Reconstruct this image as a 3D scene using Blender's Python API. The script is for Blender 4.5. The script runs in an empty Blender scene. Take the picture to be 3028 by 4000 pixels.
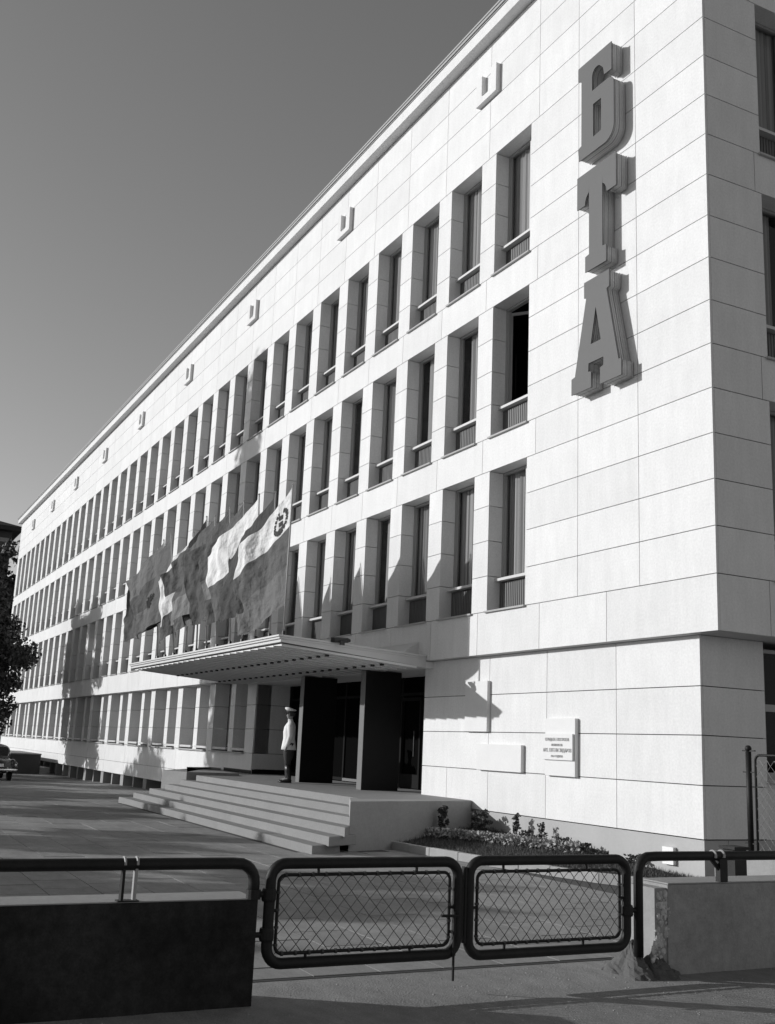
import bpy, bmesh, math, random
import numpy as np
from mathutils import Vector, Matrix
random.seed(7); rng = np.random.default_rng(7)
PI = math.pi
S = bpy.context.scene; COL = S.collection

# ------------------------------------------------------------------ camera
cam = bpy.data.cameras.new('camera'); camo = bpy.data.objects.new('camera', cam); COL.objects.link(camo)
yaw, pit, rol = math.radians(-63.124), math.radians(12.480), math.radians(2.452)
F = Vector((math.sin(yaw)*math.cos(pit), math.cos(yaw)*math.cos(pit), math.sin(pit)))
R = Vector((math.cos(yaw), -math.sin(yaw), 0)); U = R.cross(F)
R2 = R*math.cos(rol)+U*math.sin(rol); U2 = -R*math.sin(rol)+U*math.cos(rol)
M = Matrix.Identity(4)
for i in range(3): M[i][0], M[i][1], M[i][2] = R2[i], U2[i], -F[i]
M.translation = Vector((11.506, -11.300, -2.699)); camo.matrix_world = M
cam.sensor_fit = 'VERTICAL'; cam.sensor_height = 36; cam.lens = 36*4141.2/4000
cam.clip_start = .05; cam.clip_end = 6000; S.camera = camo
S.render.resolution_x, S.render.resolution_y = 775, 1024

# ------------------------------------------------------------------ sun, sky, exposure
SD = Vector((.65, 1., -.36)).normalized()            # the way sunlight travels
sun = bpy.data.lights.new('sun', 'SUN'); suno = bpy.data.objects.new('sun', sun); COL.objects.link(suno)
sun.energy = 3.6; sun.angle = math.radians(.5); sun.color = (1, 1, 1)
suno.rotation_euler = SD.to_track_quat('-Z', 'Y').to_euler(); suno.location = (-30, -40, 30)
W = bpy.data.worlds.new('World'); S.world = W; W.use_nodes = True
nt = W.node_tree; nt.nodes.clear()
sky = nt.nodes.new('ShaderNodeTexSky'); sky.sky_type = 'NISHITA'; sky.sun_disc = False
sky.sun_elevation = math.asin(-SD.z); sky.sun_rotation = math.atan2(-SD.x, -SD.y)
sky.air_density = 1.0; sky.dust_density = .6; sky.ozone_density = 1.0; sky.altitude = 600
bw = nt.nodes.new('ShaderNodeRGBToBW'); bg = nt.nodes.new('ShaderNodeBackground'); wo = nt.nodes.new('ShaderNodeOutputWorld')
bg.inputs['Strength'].default_value = .122
nt.links.new(sky.outputs[0], bw.inputs[0]); nt.links.new(bw.outputs[0], bg.inputs[0]); nt.links.new(bg.outputs[0], wo.inputs[0])
S.view_settings.view_transform = 'Standard'; S.view_settings.look = 'None'
S.view_settings.exposure = 0.0; S.view_settings.gamma = 1; S.view_settings.use_curve_mapping = False

# ------------------------------------------------------------------ helpers
WM = {}
def world(o): return WM.get(o.name, Matrix.Identity(4))
def link(o, parent=None):
    COL.objects.link(o)
    if parent:
        o.parent = parent; o.matrix_parent_inverse = world(parent).inverted()
    WM[o.name] = o.matrix_basis.copy()
    return o
def tag(o, label=None, cat=None, group=None, kind=None):
    if label: o['label'] = label
    if cat: o['category'] = cat
    if group: o['group'] = group
    if kind: o['kind'] = kind
    return o
def thing(name, label, cat, loc=(0,0,0), group=None):
    o = bpy.data.objects.new(name, None); o.empty_display_size = .2; o.location = loc
    link(o); return tag(o, label, cat, group)

class MB:
    def __init__(s): s.v = []; s.f = []; s.m = []
    def add(s, vs, fs, m=0):
        b = len(s.v); s.v += [tuple(v) for v in vs]
        s.f += [tuple(b+i for i in f) for f in fs]; s.m += [m]*len(fs); return s
    def box(s, x0, x1, y0, y1, z0, z1, m=0):
        x0, x1 = min(x0,x1), max(x0,x1); y0, y1 = min(y0,y1), max(y0,y1); z0, z1 = min(z0,z1), max(z0,z1)
        return s.add([(x0,y0,z0),(x1,y0,z0),(x1,y1,z0),(x0,y1,z0),(x0,y0,z1),(x1,y0,z1),(x1,y1,z1),(x0,y1,z1)],
            [(0,3,2,1),(4,5,6,7),(0,1,5,4),(1,2,6,5),(2,3,7,6),(3,0,4,7)], m)
    def prism(s, pts, d, m=0):
        """closed polygon of 3-D points pushed along vector d"""
        n = len(pts); d = Vector(d); a = [Vector(p) for p in pts]
        return s.add(a+[p+d for p in a], [tuple(range(n))[::-1], tuple(range(n, 2*n))]+[(i,(i+1)%n,n+(i+1)%n,n+i) for i in range(n)], m)
    def tube(s, path, r, seg=10, closed=False, m=0, caps=True):
        P = [Vector(p) for p in path]; n = len(P); rs = r if isinstance(r, (list, tuple)) else [r]*n
        vs = []; up = None
        for i in range(n):
            if closed: t = (P[(i+1)%n]-P[i-1])
            else: t = P[min(i+1,n-1)]-P[max(i-1,0)]
            t.normalize()
            if up is None:
                up = Vector((0,0,1)) if abs(t.z) < .9 else Vector((1,0,0))
            a = t.cross(up)
            if a.length < 1e-5: a = t.orthogonal()
            a.normalize(); b = a.cross(t).normalized(); up = b
            for k in range(seg):
                q = 2*PI*k/seg; vs.append(P[i]+(a*math.cos(q)+b*math.sin(q))*rs[i])
        fs = []
        for i in range(n if closed else n-1):
            j = (i+1)%n
            for k in range(seg): fs.append((i*seg+k, i*seg+(k+1)%seg, j*seg+(k+1)%seg, j*seg+k))
        if caps and not closed: fs += [tuple(range(seg))[::-1], tuple((n-1)*seg+k for k in range(seg))]
        return s.add(vs, fs, m)
    def loft(s, rings, caps=True, m=0):
        n = len(rings[0]); vs = [p for r in rings for p in r]; fs = []
        for i in range(len(rings)-1):
            for k in range(n): fs.append((i*n+k, i*n+(k+1)%n, (i+1)*n+(k+1)%n, (i+1)*n+k))
        if caps: fs += [tuple(range(n))[::-1], tuple((len(rings)-1)*n+k for k in range(n))]
        return s.add(vs, fs, m)
    def ball(s, c, r, n=10, m=0):
        r = r if isinstance(r, (tuple, list)) else (r,r,r)
        rings = []
        for i in range(1, n):
            a = PI*i/n; rings.append([(c[0]+r[0]*math.sin(a)*math.cos(2*PI*k/(2*n)), c[1]+r[1]*math.sin(a)*math.sin(2*PI*k/(2*n)), c[2]-r[2]*math.cos(a)) for k in range(2*n)])
        return s.loft(rings, True, m)
    def mesh(s, name, mats, smooth=False, centre=True):
        me = bpy.data.meshes.new(name); c = Vector((0,0,0)); v = s.v
        if centre and v:
            a = np.array(v); lo, hi = a.min(0), a.max(0); c = Vector(((lo[0]+hi[0])/2, (lo[1]+hi[1])/2, lo[2])); v = (a-np.array(c)).tolist()
        me.from_pydata(v, [], s.f)
        for mt in (mats if isinstance(mats, (list, tuple)) else [mats]): me.materials.append(mt)
        if any(s.m): me.polygons.foreach_set('material_index', s.m)
        if smooth: me.polygons.foreach_set('use_smooth', [True]*len(s.f))
        me.update(); return me, c
    def build(s, name, mats, parent=None, smooth=False, autos=None):
        me, c = s.mesh(name, mats, smooth)
        if autos:
            bm = bmesh.new(); bm.from_mesh(me); bmesh.ops.recalc_face_normals(bm, faces=bm.faces)
            for e in bm.edges:
                if len(e.link_faces) == 2 and e.calc_face_angle(0) > autos: e.smooth = False
            bm.to_mesh(me); bm.free(); me.polygons.foreach_set('use_smooth', [True]*len(me.polygons))
        o = bpy.data.objects.new(name, me); o.location = c
        return link(o, parent)
def fixn(o):
    bm = bmesh.new(); bm.from_mesh(o.data); bmesh.ops.recalc_face_normals(bm, faces=bm.faces); bm.to_mesh(o.data); bm.free(); return o
def inst(name, me, loc, parent=None, rotz=0):
    o = bpy.data.objects.new(name, me); o.location = loc; o.rotation_euler = (0,0,rotz)
    return link(o, parent)
def copy_tree(o, dloc, parent=None):
    c = o.copy(); COL.objects.link(c)
    if parent is None: c.location = Vector(o.location)+Vector(dloc)
    else: c.parent = parent; c.matrix_parent_inverse = o.matrix_parent_inverse
    for ch in list(o.children): copy_tree(ch, dloc, c)
    return c

# ------------------------------------------------------------------ materials (the photograph is black and white: all greys)
def mat(name, base, rough=.7, spec=.3, noise=(), tone=0., bump=None, metal=0., coord='Object', grain=0.):
    """noise: list of (scale, amount, detail, stretch) multiplying the base; tone: per-piece variation"""
    m = bpy.data.materials.new(name); m.use_nodes = True; n = m.node_tree.nodes; l = m.node_tree.links
    b = n['Principled BSDF']; b.inputs['Roughness'].default_value = rough; b.inputs['Specular IOR Level'].default_value = spec; b.inputs['Metallic'].default_value = metal
    geo = n.new('ShaderNodeNewGeometry'); oi = n.new('ShaderNodeObjectInfo')
    pos = geo.outputs['Position']
    val = n.new('ShaderNodeValue'); val.outputs[0].default_value = base; cur = val.outputs[0]
    def math_(op, a, bb):
        q = n.new('ShaderNodeMath'); q.operation = op
        for i, x in enumerate((a, bb)):
            if isinstance(x, (int, float)): q.inputs[i].default_value = x
            else: l.new(x, q.inputs[i])
        return q.outputs[0]
    for (sc, amt, det, st) in noise:
        mp = n.new('ShaderNodeMapping'); mp.inputs['Scale'].default_value = st; l.new(pos, mp.inputs['Vector'])
        t = n.new('ShaderNodeTexNoise'); t.inputs['Scale'].default_value = sc; t.inputs['Detail'].default_value = det; t.inputs['Roughness'].default_value = .6
        l.new(mp.outputs[0], t.inputs['Vector'])
        cur = math_('MULTIPLY', cur, math_('ADD', math_('MULTIPLY', math_('SUBTRACT', t.outputs['Fac'], .5), amt*2), 1.))
    if tone:
        rr = math_('FRACT', math_('ADD', oi.outputs['Random'], geo.outputs['Random Per Island']), 0.)
        cur = math_('MULTIPLY', cur, math_('ADD', math_('MULTIPLY', math_('SUBTRACT', rr, .5), tone*2), 1.))
    mx = n.new('ShaderNodeClamp'); l.new(cur, mx.inputs[0]); mx.inputs['Min'].default_value = .004; mx.inputs['Max'].default_value = .9
    l.new(mx.outputs[0], b.inputs['Base Color'])
    if bump:
        t = n.new('ShaderNodeTexNoise'); t.inputs['Scale'].default_value = bump[0]; t.inputs['Detail'].default_value = 5; l.new(pos, t.inputs['Vector'])
        bp = n.new('ShaderNodeBump'); bp.inputs['Strength'].default_value = bump[1]; bp.inputs['Distance'].default_value = bump[2]
        l.new(t.outputs['Fac'], bp.inputs['Height']); l.new(bp.outputs[0], b.inputs['Normal'])
    return m
I1 = (1,1,1)
M_STONE = mat('limestone', .70, .75, .25, [(1.3,.09,4,I1),(26,.17,4,I1),(5,.10,4,(1,1,.2))], tone=.035, bump=(45,.25,.004))
M_STONE2 = mat('plaque_stone', .70, .6, .3, [(3,.05,3,I1),(40,.07,3,I1)])
M_MORTAR = mat('mortar', .09, .9, .1)
M_PLASTER = mat('soffit_plaster', .55, .8, .2, [(2,.08,4,I1)])
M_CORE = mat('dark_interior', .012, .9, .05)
M_CONC = mat('concrete', .30, .85, .2, [(1.6,.2,5,I1),(14,.14,4,I1),(50,.1,3,I1)], bump=(30,.4,.006))
M_CONCD = mat('stained_concrete', .30, .88, .15, [(1.3,.4,6,(1,1,.7)),(9,.34,6,I1),(60,.22,4,I1)], bump=(22,.8,.012))
M_PLINTH = mat('plinth_concrete', .42, .85, .2, [(.9,.18,5,(1,1,.5)),(18,.08,4,I1)], bump=(40,.3,.004))
M_STEP = mat('step_stone', .235, .8, .25, [(1.5,.14,5,I1),(30,.16,4,I1)], tone=.05, bump=(40,.35,.004))
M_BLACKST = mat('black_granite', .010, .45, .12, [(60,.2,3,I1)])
M_GREYST = mat('lit_face_and_threshold_grey', .16, .5, .3, [(8,.1,4,I1)])  # sunlight painted into the column fronts; the threshold strips really are grey
M_FRAMEW = mat('white_window_frame', .55, .5, .4)
M_FRAMEG = mat('grey_window_frame', .33, .55, .4)
M_RIB = mat('dark_ribbed_panel', .12, .5, .4, tone=.12)
M_CURT = mat('curtain_cloth', .34, .9, .1, [(3,.1,3,(6,6,.3))], tone=.45)
M_CANOPY = mat('canopy_white_metal', .62, .55, .35, [(2,.05,3,I1)])
M_SOFFIT = mat('canopy_soffit', .74, .5, .35, [(3,.1,3,I1)])
M_LETTER = mat('sign_letter_face', .098, .6, .3, [(6,.05,4,I1),(90,.12,3,I1)])
M_LETTERS = mat('sign_letter_side', .46, .5, .4, [(20,.18,3,I1)])
M_TUBE = mat('neon_tube', .45, .3, .5)
M_TUBED = mat('sign_inside', .22, .6, .3)
M_PIPE = mat('black_painted_pipe', .012, .58, .3, [(9,.7,5,I1),(60,.5,4,I1)], bump=(70,.35,.003))
M_WIRE = mat('galvanised_wire', .045, .5, .4)
M_GROUND = mat('asphalt_ground', .245, .9, .15, [(.6,.3,6,(1,2.2,1)),(4,.35,6,(1,1.8,1)),(70,.35,4,I1)], bump=(60,.8,.008))
M_PAVE = mat('paving_stone', .245, .85, .2, [(.7,.30,6,(.6,1.6,1)),(5,.32,6,(.7,1.5,1)),(55,.28,4,I1)], tone=.08, bump=(40,.4,.005))
M_KERB = mat('kerb_concrete', .36, .85, .2, [(3,.2,5,I1),(40,.12,3,I1)], bump=(40,.4,.005))
M_SOIL = mat('lawn_soil', .06, .95, .1, [(4,.3,4,I1)])
M_GRASS = mat('grass_blade', .085, .8, .2, tone=.35)
M_LEAF = mat('tree_leaf', .075, .6, .3, tone=.5)
M_LEAFL = mat('hedge_leaf', .34, .6, .3, tone=.4)
M_LEAFP = mat('plant_leaf', .075, .6, .3, tone=.4)
M_BARK = mat('bark', .07, .9, .1, [(6,.3,4,(1,1,.2))])
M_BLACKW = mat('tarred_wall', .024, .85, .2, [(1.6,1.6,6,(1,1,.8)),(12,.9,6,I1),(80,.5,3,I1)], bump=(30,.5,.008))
M_ROOFD = mat('dark_roof', .05, .8, .2, [(8,.2,3,I1)])
M_DBRICK = mat('dark_render', .075, .9, .15, [(.8,.2,4,I1)])
M_SKIN = mat('skin', .30, .6, .3)
M_TUNIC = mat('white_tunic', .78, .85, .2, [(14,.06,3,I1)])
M_TROUS = mat('dark_trousers', .05, .85, .2)
M_BOOT = mat('black_boot', .012, .35, .5)
M_CAR = mat('car_paint', .02, .18, .6)
M_CHROME = mat('chrome', .75, .15, .5, metal=1.)
M_TYRE = mat('tyre', .015, .8, .2)
M_CARGL = mat('car_glass', .02, .05, .6)
M_WHITE = mat('white_enamel', .8, .5, .4)
M_TEXT = mat('inscription_paint', .44, .8, .2)
M_LAMP = mat('dark_lamp', .02, .4, .4)
M_MORTARG = mat('rough_mortar', .11, .9, .1, [(12,.3,5,I1),(50,.2,3,I1)], bump=(40,.6,.01))
M_RUBBLE = mat('rubble_stone', .48, .9, .2, [(10,.35,5,I1),(40,.2,3,I1)], tone=.2, bump=(30,.6,.01))

def glass(name, tint, gl):
    m = bpy.data.materials.new(name); m.use_nodes = True; n = m.node_tree.nodes; l = m.node_tree.links; n.remove(n['Principled BSDF'])
    t = n.new('ShaderNodeBsdfTransparent'); t.inputs[0].default_value = (tint,tint,tint,1)
    g = n.new('ShaderNodeBsdfGlossy'); g.inputs['Roughness'].default_value = .02; g.inputs['Color'].default_value = (.9,.9,.9,1)
    fr = n.new('ShaderNodeFresnel'); fr.inputs['IOR'].default_value = gl
    mx = n.new('ShaderNodeMixShader'); l.new(fr.outputs[0], mx.inputs[0]); l.new(t.outputs[0], mx.inputs[1]); l.new(g.outputs[0], mx.inputs[2])
    l.new(mx.outputs[0], n['Material Output'].inputs[0]); return m
M_DARKGL = mat('opaque_black_pane', .005, 1., 0.)  # opaque black: the darkness of the vestibule is painted into the pane
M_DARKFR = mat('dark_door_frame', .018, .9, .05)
M_GLASS = glass('window_glass', .85, 1.38)
M_GLASSD = glass('door_glass', .25, 1.18)

# ------------------------------------------------------------------ numbers of the building (metres; the facade is the plane y=0, ground z=-4.5)
G = -4.5
A0, P, WW, RH = 4.9355, 1.89294, 1.32174, .72
NC = 36; XE = -73.4; ZO = -.848; ZT = 13.015; GY = .19; GX = -.58; DY = 14.
ZJ = [ZO, -1.612, -2.336, -3.059, -3.823]
ZP = -3.66; RXL, RXR = -19.5, -9.0
def zg(x):
    if x > -18: return G
    if x < -45: return G-.45
    t = (-18-x)/27; return G-.45*t

# ================================================================== SETTING: ground
def build_ground():
    mb = MB(); xs = [-2500,-400,-150,-80,-60,-45,-40,-35,-30,-25,-20,-18,-9,-3,3.3,8,20,60,400,2500]; ys = [-2500,-400,-80,-30,-14,-6,-3.5,.25,.9,20,80,400,2500]
    vs = [(x,y,zg(x)-.012) for y in ys for x in xs]; nx = len(xs)
    mb.add(vs, [(j*nx+i, j*nx+i+1, (j+1)*nx+i+1, (j+1)*nx+i) for j in range(len(ys)-1) for i in range(nx-1)])
    g = mb.build('ground', M_GROUND); tag(g, kind='structure'); return g
ground = build_ground()
def build_paving():
    pv = bpy.data.objects.new('paving', None); pv.location = (-10,-8,G); link(pv)
    base = MB(); base.add([(3.3,-13.2,G-.008),(3.3,.2,G-.008),(-18,.2,G-.008),(-18,-13.2,G-.008),(-45,.2,G-.458),(-45,-13.2,G-.458)], [(0,1,2,3),(3,2,4,5)])
    b = base.build('paving_bed', M_MORTAR); tag(b, kind='structure')
    pv.name = 'plaza_paving'; tag(pv, kind='structure'); WM['plaza_paving'] = pv.matrix_basis.copy()
    sx, sy = .75, .6; tiles = []
    for j in range(21):
        y0 = -12.4+j*sy
        off = -.37*(j % 2)
        for i in range(58):
            x1 = 3.25-i*sx-off; x0 = x1-sx; x1 = min(x1, 3.25)
            if y0 > -4.2 and -18.6 < (x0+x1)/2 < -6: continue
            if y0 > -1.9 and x1 > -7: continue
            tiles.append((x0,x1,y0,y0+sy))
    tiles.sort(key=lambda t: (t[0]-11.5)**2+(t[2]+11.3)**2)
    def slab(mb, t):
        g = .006; dz = rng.uniform(-.003,.003); x0,x1,y0,y1 = t[0]+g,t[1]-g,t[2]+g,t[3]-g
        zz = [zg(x0)+dz, zg(x1)+dz]
        mb.add([(x0,y0,zz[0]-.03),(x1,y0,zz[1]-.03),(x1,y1,zz[1]-.03),(x0,y1,zz[0]-.03),(x0,y0,zz[0]),(x1,y0,zz[1]),(x1,y1,zz[1]),(x0,y1,zz[0])],
            [(4,5,6,7),(0,1,5,4),(1,2,6,5),(2,3,7,6),(3,0,4,7)])
    for t in tiles[:300]:
        mb = MB(); slab(mb, t); mb.build('paving_slab', M_PAVE, pv)
    mb = MB()
    for t in tiles[300:]: slab(mb, t)
    o = mb.build('paving_slab', M_PAVE, pv); tag(o, kind='stuff')
build_paving()

# ================================================================== THE OFFICE BUILDING
bld = thing('office_building', 'long pale stone office building with rows of tall recessed windows and flat roof', 'building', (-36, 7, G))
panels = []; piers = []
def panel(x0, x1, z0, z1, y0=0., d=.045, gap=.007): panels.append((x0+gap, x1-gap, y0, y0+d, z0+gap, z1-gap))
JB = [-4.649-P*k for k in range(0, 37)]                     # joints over the piers
JB = [x for x in JB if x > XE+.6]
upper = [0., -1.70, -3.33]+JB+[XE]
low = [0., -2.54, -4.465, -6.59]+[-6.59-P*k for k in range(1, 36)]+[XE]
for a, b in zip(upper, upper[1:]):
    for n in (4, 9): panel(b, a, n*RH, (n+1)*RH, d=.40)
    panel(b, a, 14*RH, 15*RH, d=.40)
    for n in (15, 16): panel(b, a, n*RH, (n+1)*RH)
    panel(b, a, 17*RH, ZT)
for a, b in zip(low, low[1:]): panel(b, a, ZO, 0., d=.40)
for n in list(range(0,4))+list(range(5,9))+list(range(10,14)):
    for a, b in ((0.,-1.70),(-1.70,-3.33)): panel(b, a, n*RH, (n+1)*RH)
    panel(-A0, -3.33, n*RH, (n+1)*RH, d=.40)
    for i in range(NC):
        x1 = -(A0+P*i+WW); x0 = -(A0+P*(i+1)) if i < NC-1 else XE
        piers.append((x0, x1, 0., .40, n*RH+.007, (n+1)*RH-.007))
# side facade (plane x=0): solid strip, then windows
SO = [1.20+P*k for k in range(7)]
side = []
for n in range(-1, 18):
    z0, z1 = (ZO, 0.) if n == -1 else (n*RH, ZT if n == 17 else (n+1)*RH)
    band = n in (-1, 4, 9) or n >= 14
    if band:
        ys = [.045, 1.06]+[1.06+P*k for k in range(1, 7)]+[DY]
        for a, b in zip(ys, ys[1:]): side.append((-.40 if n < 15 else -.045, 0., a+.007, b-.007, z0+.007, z1-.007))
    else:
        side.append((-.40, 0., .047, 1.20, z0+.007, z1-.007))
        for k in range(6):
            side.append((-.40, 0., SO[k]+WW, SO[k+1], z0+.007, z1-.007))
        side.append((-.045, 0., SO[6], DY, z0+.007, z1-.007))
# ground floor: right-hand wall
for r in range(4):
    js = [GX, -2.53, -4.47, -6.39, RXR] if r < 3 else [GX, -2.53, -4.485, -6.385, -7.95, RXR]
    for a, b in zip(js, js[1:]): panel(b, a, ZJ[r+1], ZJ[r], y0=GY)
    side.append((GX-.045, GX, GY+.047, 1.49, ZJ[r+1]+.007, ZJ[r]-.007))
# ground floor: apron under the windows and the piers between them, the recess walls
GWP = 2*P; GW0 = -20.25; GWW = 3.19
jl = [RXL]+[GW0+.3-GWP*k-GWP+.0 for k in range(0, 14)]+[XE+.7]
for a, b in zip(jl, jl[1:]):
    panel(b, a, ZJ[4], ZJ[3], y0=GY, d=.10); panel(b, a, -4.34, ZJ[4], y0=GY, d=.30)
for r in range(3):
    piers.append((GW0, RXL, GY, GY+.5, ZJ[r+1]+.007, ZJ[r]-.007))
    for k in range(14):
        x1 = GW0-GWW-GWP*k; x0 = GW0-GWP*(k+1) if k < 13 else XE+.7
        piers.append((x0, x1, GY, GY+.5, ZJ[r+1]+.007, ZJ[r]-.007))
        xm = GW0-GWW/2-GWP*k; piers.append((xm-.22, xm+.22, GY+.09, GY+.5, ZJ[r+1]+.007, ZJ[r]-.007))
for r in range(4):
    side.append((RXL-.045, RXL, GY+.047, 1.3, (ZJ[r+1] if r < 3 else ZP+.13)+.007, ZJ[r]-.007))
    side.append((RXR, RXR+.045, GY+.047, 1.3, (ZJ[r+1] if r < 3 else ZP+.13)+.007, ZJ[r]-.007))
allp = panels+[s for s in side]
CX, CY = 11.5, -11.3
def fill(name, lst, n):
    lst.sort(key=lambda p: ((p[0]+p[1])/2-CX)**2+(p[2]-CY)**2)
    cache = {}
    for p in lst[:n]:
        key = tuple(round(v, 3) for v in (p[1]-p[0], p[3]-p[2], p[5]-p[4]))
        if key not in cache:
            w, d, h = key; cache[key] = MB().box(-w/2, w/2, -d/2, d/2, 0, h).mesh(name, M_STONE, centre=False)[0]
        inst(name, cache[key], ((p[0]+p[1])/2, (p[2]+p[3])/2, p[4]), bld)
    if lst[n:]:
        mb = MB()
        for p in lst[n:]: mb.box(*p)
        tag(mb.build(name, M_STONE, bld), kind='stuff')
fill('stone_panel', allp, 300); fill('pier_stone', piers, 300)

# backing wall behind the joints, near-black solid core standing in for unlit rooms, roof
mb = MB()
mb.box(XE+.02, -.05, .035, .32, 15*RH+.02, ZT-.02)
mb.box(-A0+.02, -.42, .035, .39, .02, 14*RH)
for n in (-1, 4, 9, 14):
    z0 = ZO+.02 if n == -1 else n*RH+.02
    mb.box(XE+.02, -.41, .06, .38, z0, (n+1)*RH-.02)
    mb.box(-.38, -.02, .06, DY-.02, z0, (n+1)*RH-.02)
mb.box(-.38, -.02, .06, 1.18, 0, 14*RH); mb.box(-.30, -.02, .06, DY-.02, 15*RH, ZT-.02); mb.box(-.30, -.02, SO[6]+.02, DY-.02, 0, 14*RH)
for k in range(6): mb.box(-.38, -.02, SO[k]+WW+.02, SO[k+1]-.02, .02, 14*RH)
mb.box(RXR+.03, GX-.03, GY+.03, GY+.4, -3.82, ZO-.01); mb.box(GX-.3, GX-.03, GY+.06, 1.46, -3.82, ZO-.01)
mb.box(XE+.72, RXL-.04, GY+.05, GY+.28, -4.32, ZJ[3]-.02)
mb.box(RXL-.35, RXL-.05, GY+.52, 1.35, ZP, ZO-.01); mb.box(RXR+.05, RXR+.35, GY+.42, 1.35, ZP, ZO-.01)
mb.build('backing_wall', M_MORTAR, bld)
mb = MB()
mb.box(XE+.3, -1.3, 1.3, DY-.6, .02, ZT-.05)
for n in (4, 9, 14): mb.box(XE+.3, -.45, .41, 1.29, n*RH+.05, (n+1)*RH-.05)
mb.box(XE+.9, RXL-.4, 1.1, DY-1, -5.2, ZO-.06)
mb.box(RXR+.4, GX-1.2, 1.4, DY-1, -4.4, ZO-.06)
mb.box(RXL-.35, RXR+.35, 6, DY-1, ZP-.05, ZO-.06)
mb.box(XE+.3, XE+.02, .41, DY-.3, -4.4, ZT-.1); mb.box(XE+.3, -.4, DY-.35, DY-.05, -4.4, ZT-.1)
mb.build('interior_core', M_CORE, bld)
mb = MB()
mb.box(XE+.02, -.02, .06, DY-.02, ZO, ZO+.06)                                   # overhang soffit
mb.build('overhang_soffit', M_PLASTER, bld)
mb = MB(); mb.box(XE+.01, -.01, .03, DY, ZT-.01, ZT+.16); mb.build('roof', M_ROOFD, bld)
mb = MB()
mb.box(XE-.26, .26, -.264, .06, ZT+.003, ZT+.30)
mb.box(-.02, .26, .061, DY+.26, ZT+.003, ZT+.30); mb.box(XE-.26, XE+.02, .061, DY+.26, ZT+.003, ZT+.30)
co = mb.build('cornice', M_STONE, bld)
mb = MB(); mb.box(XE-.31, .31, -.315, .1, ZT+.335, ZT+.40); mb.box(XE-.28, .28, -.285, .1, ZT+.302, ZT+.333); mb.box(XE-.33, .33, -.335, -.30, ZT+.402, ZT+.45)
mb.build('gutter', M_FRAMEG, co)
# plinth strip under the near wall
mb = MB(); mb.box(RXR-.02, GX-.035, GY+.035, GY+.5, -4.6, -3.835); mb.box(GX-.5, GX-.035, GY+.51, DY-.6, -4.6, -3.835)
mb.build('plinth', M_PLINTH, bld)
mb = MB(); mb.box(GX-.4, GX-.06, 3.4, DY-.6, -3.83, ZO-.01); mb.box(GX-.4, GX-.06, 1.5, 3.39, -3.83, -2.95); mb.build('side_wall', M_STONE, bld)

# U-shaped stone brackets below the cornice
for k in range(9):
    x1 = -6.16-4*P*k; mb = MB()
    mb.prism([(x1,0,11.55),(x1,0,12.24),(x1-.21,0,12.24),(x1-.21,0,11.74),(x1-.27,0,11.70),(x1-.53,0,11.70),(x1-.59,0,11.74),(x1-.59,0,12.24),(x1-.82,0,12.24),(x1-.82,0,11.55)], (0,-.115,0))
    b = fixn(mb.build('roof_vent_bracket', M_STONE, bld)); b.location.y -= .004

# ------------------------------------------------------------------ windows
def win_meshes():
    d = {}
    w, z1 = WW-.012, 2.88
    f = MB(); t = .055
    f.box(0, t, .33, .42, .62, z1); f.box(w-t, w, .33, .42, .62, z1); f.box(t, w-t, .33, .42, z1-t, z1); f.box(t, w-t, .33, .42, .62, .62+t)
    f.box(t+.004, t+.034, .345, .405, .68, z1-.06); f.box(w-t-.034, w-t-.004, .345, .405, .68, z1-.06)
    d['frame'] = f.mesh('window', M_FRAMEG, centre=False)[0]
    s = MB(); s.box(w-.42, w-.31, .275, .40, .68, z1-.06); s.box(w-.25, w-.20, .30, .40, .68, z1-.06)
    d['mull'] = s.mesh('mullion', M_FRAMEW, centre=False)[0]
    g = MB(); g.add([(t,.372,.64),(w-t,.372,.64),(w-t,.372,z1-t),(t,.372,z1-t)], [(0,1,2,3)])
    d['pane'] = g.mesh('pane', M_GLASS, centre=False)[0]
    def curtain(a, b, seed):
        r = random.Random(seed); c = MB(); n = max(6, int((b-a)/.035)); rows = []
        pts = [(a+(b-a)*i/n, .438+.018*math.sin(i*1.35+r.random())+.008*r.random()) for i in range(n+1)]
        for i in range(n): c.add([(pts[i][0],pts[i][1],.63),(pts[i+1][0],pts[i+1][1],.63),(pts[i+1][0],pts[i+1][1],z1),(pts[i][0],pts[i][1],z1)], [(0,1,2,3)])
        return c.mesh('curtain', M_CURT, True, centre=False)[0]
    d['curt'] = [[curtain(.05,w-.05,1)], [curtain(.05,.78,2)], [curtain(.05,.62,3), curtain(.84,w-.05,4)], [curtain(.05,1.0,5)], [curtain(.30,w-.05,6)]]
    r = MB(); r.box(0, w, .30, .325, .01, .60)
    n = 20
    for i in range(n):
        x = .03+(w-.06)*i/(n-1); r.box(x-.018, x+.018, .288, .301, .012, .598)
    d['rib'] = r.mesh('ribbed_panel', M_RIB, centre=False)[0]
    q = MB(); q.box(0, w, .17, .325, .618, .672)
    d['rail'] = q.mesh('sill_rail', M_FRAMEW, centre=False)[0]
    l = MB(); l.box(-.05, w+.035, -.055, .30, -.028, .006)
    d['sill'] = l.mesh('sill', M_PLINTH, centre=False)[0]
    o = MB(); w2 = .5
    o.box(0, .05, 0, .04, .64, z1-.08); o.box(w2-.05, w2, 0, .04, .64, z1-.08); o.box(.05, w2-.05, 0, .04, .64, .70); o.box(.05, w2-.05, 0, .04, z1-.14, z1-.08)
    d['sash'] = o.mesh('open_sash', M_FRAMEG, centre=False)[0]
    return d
WD = win_meshes()
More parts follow.
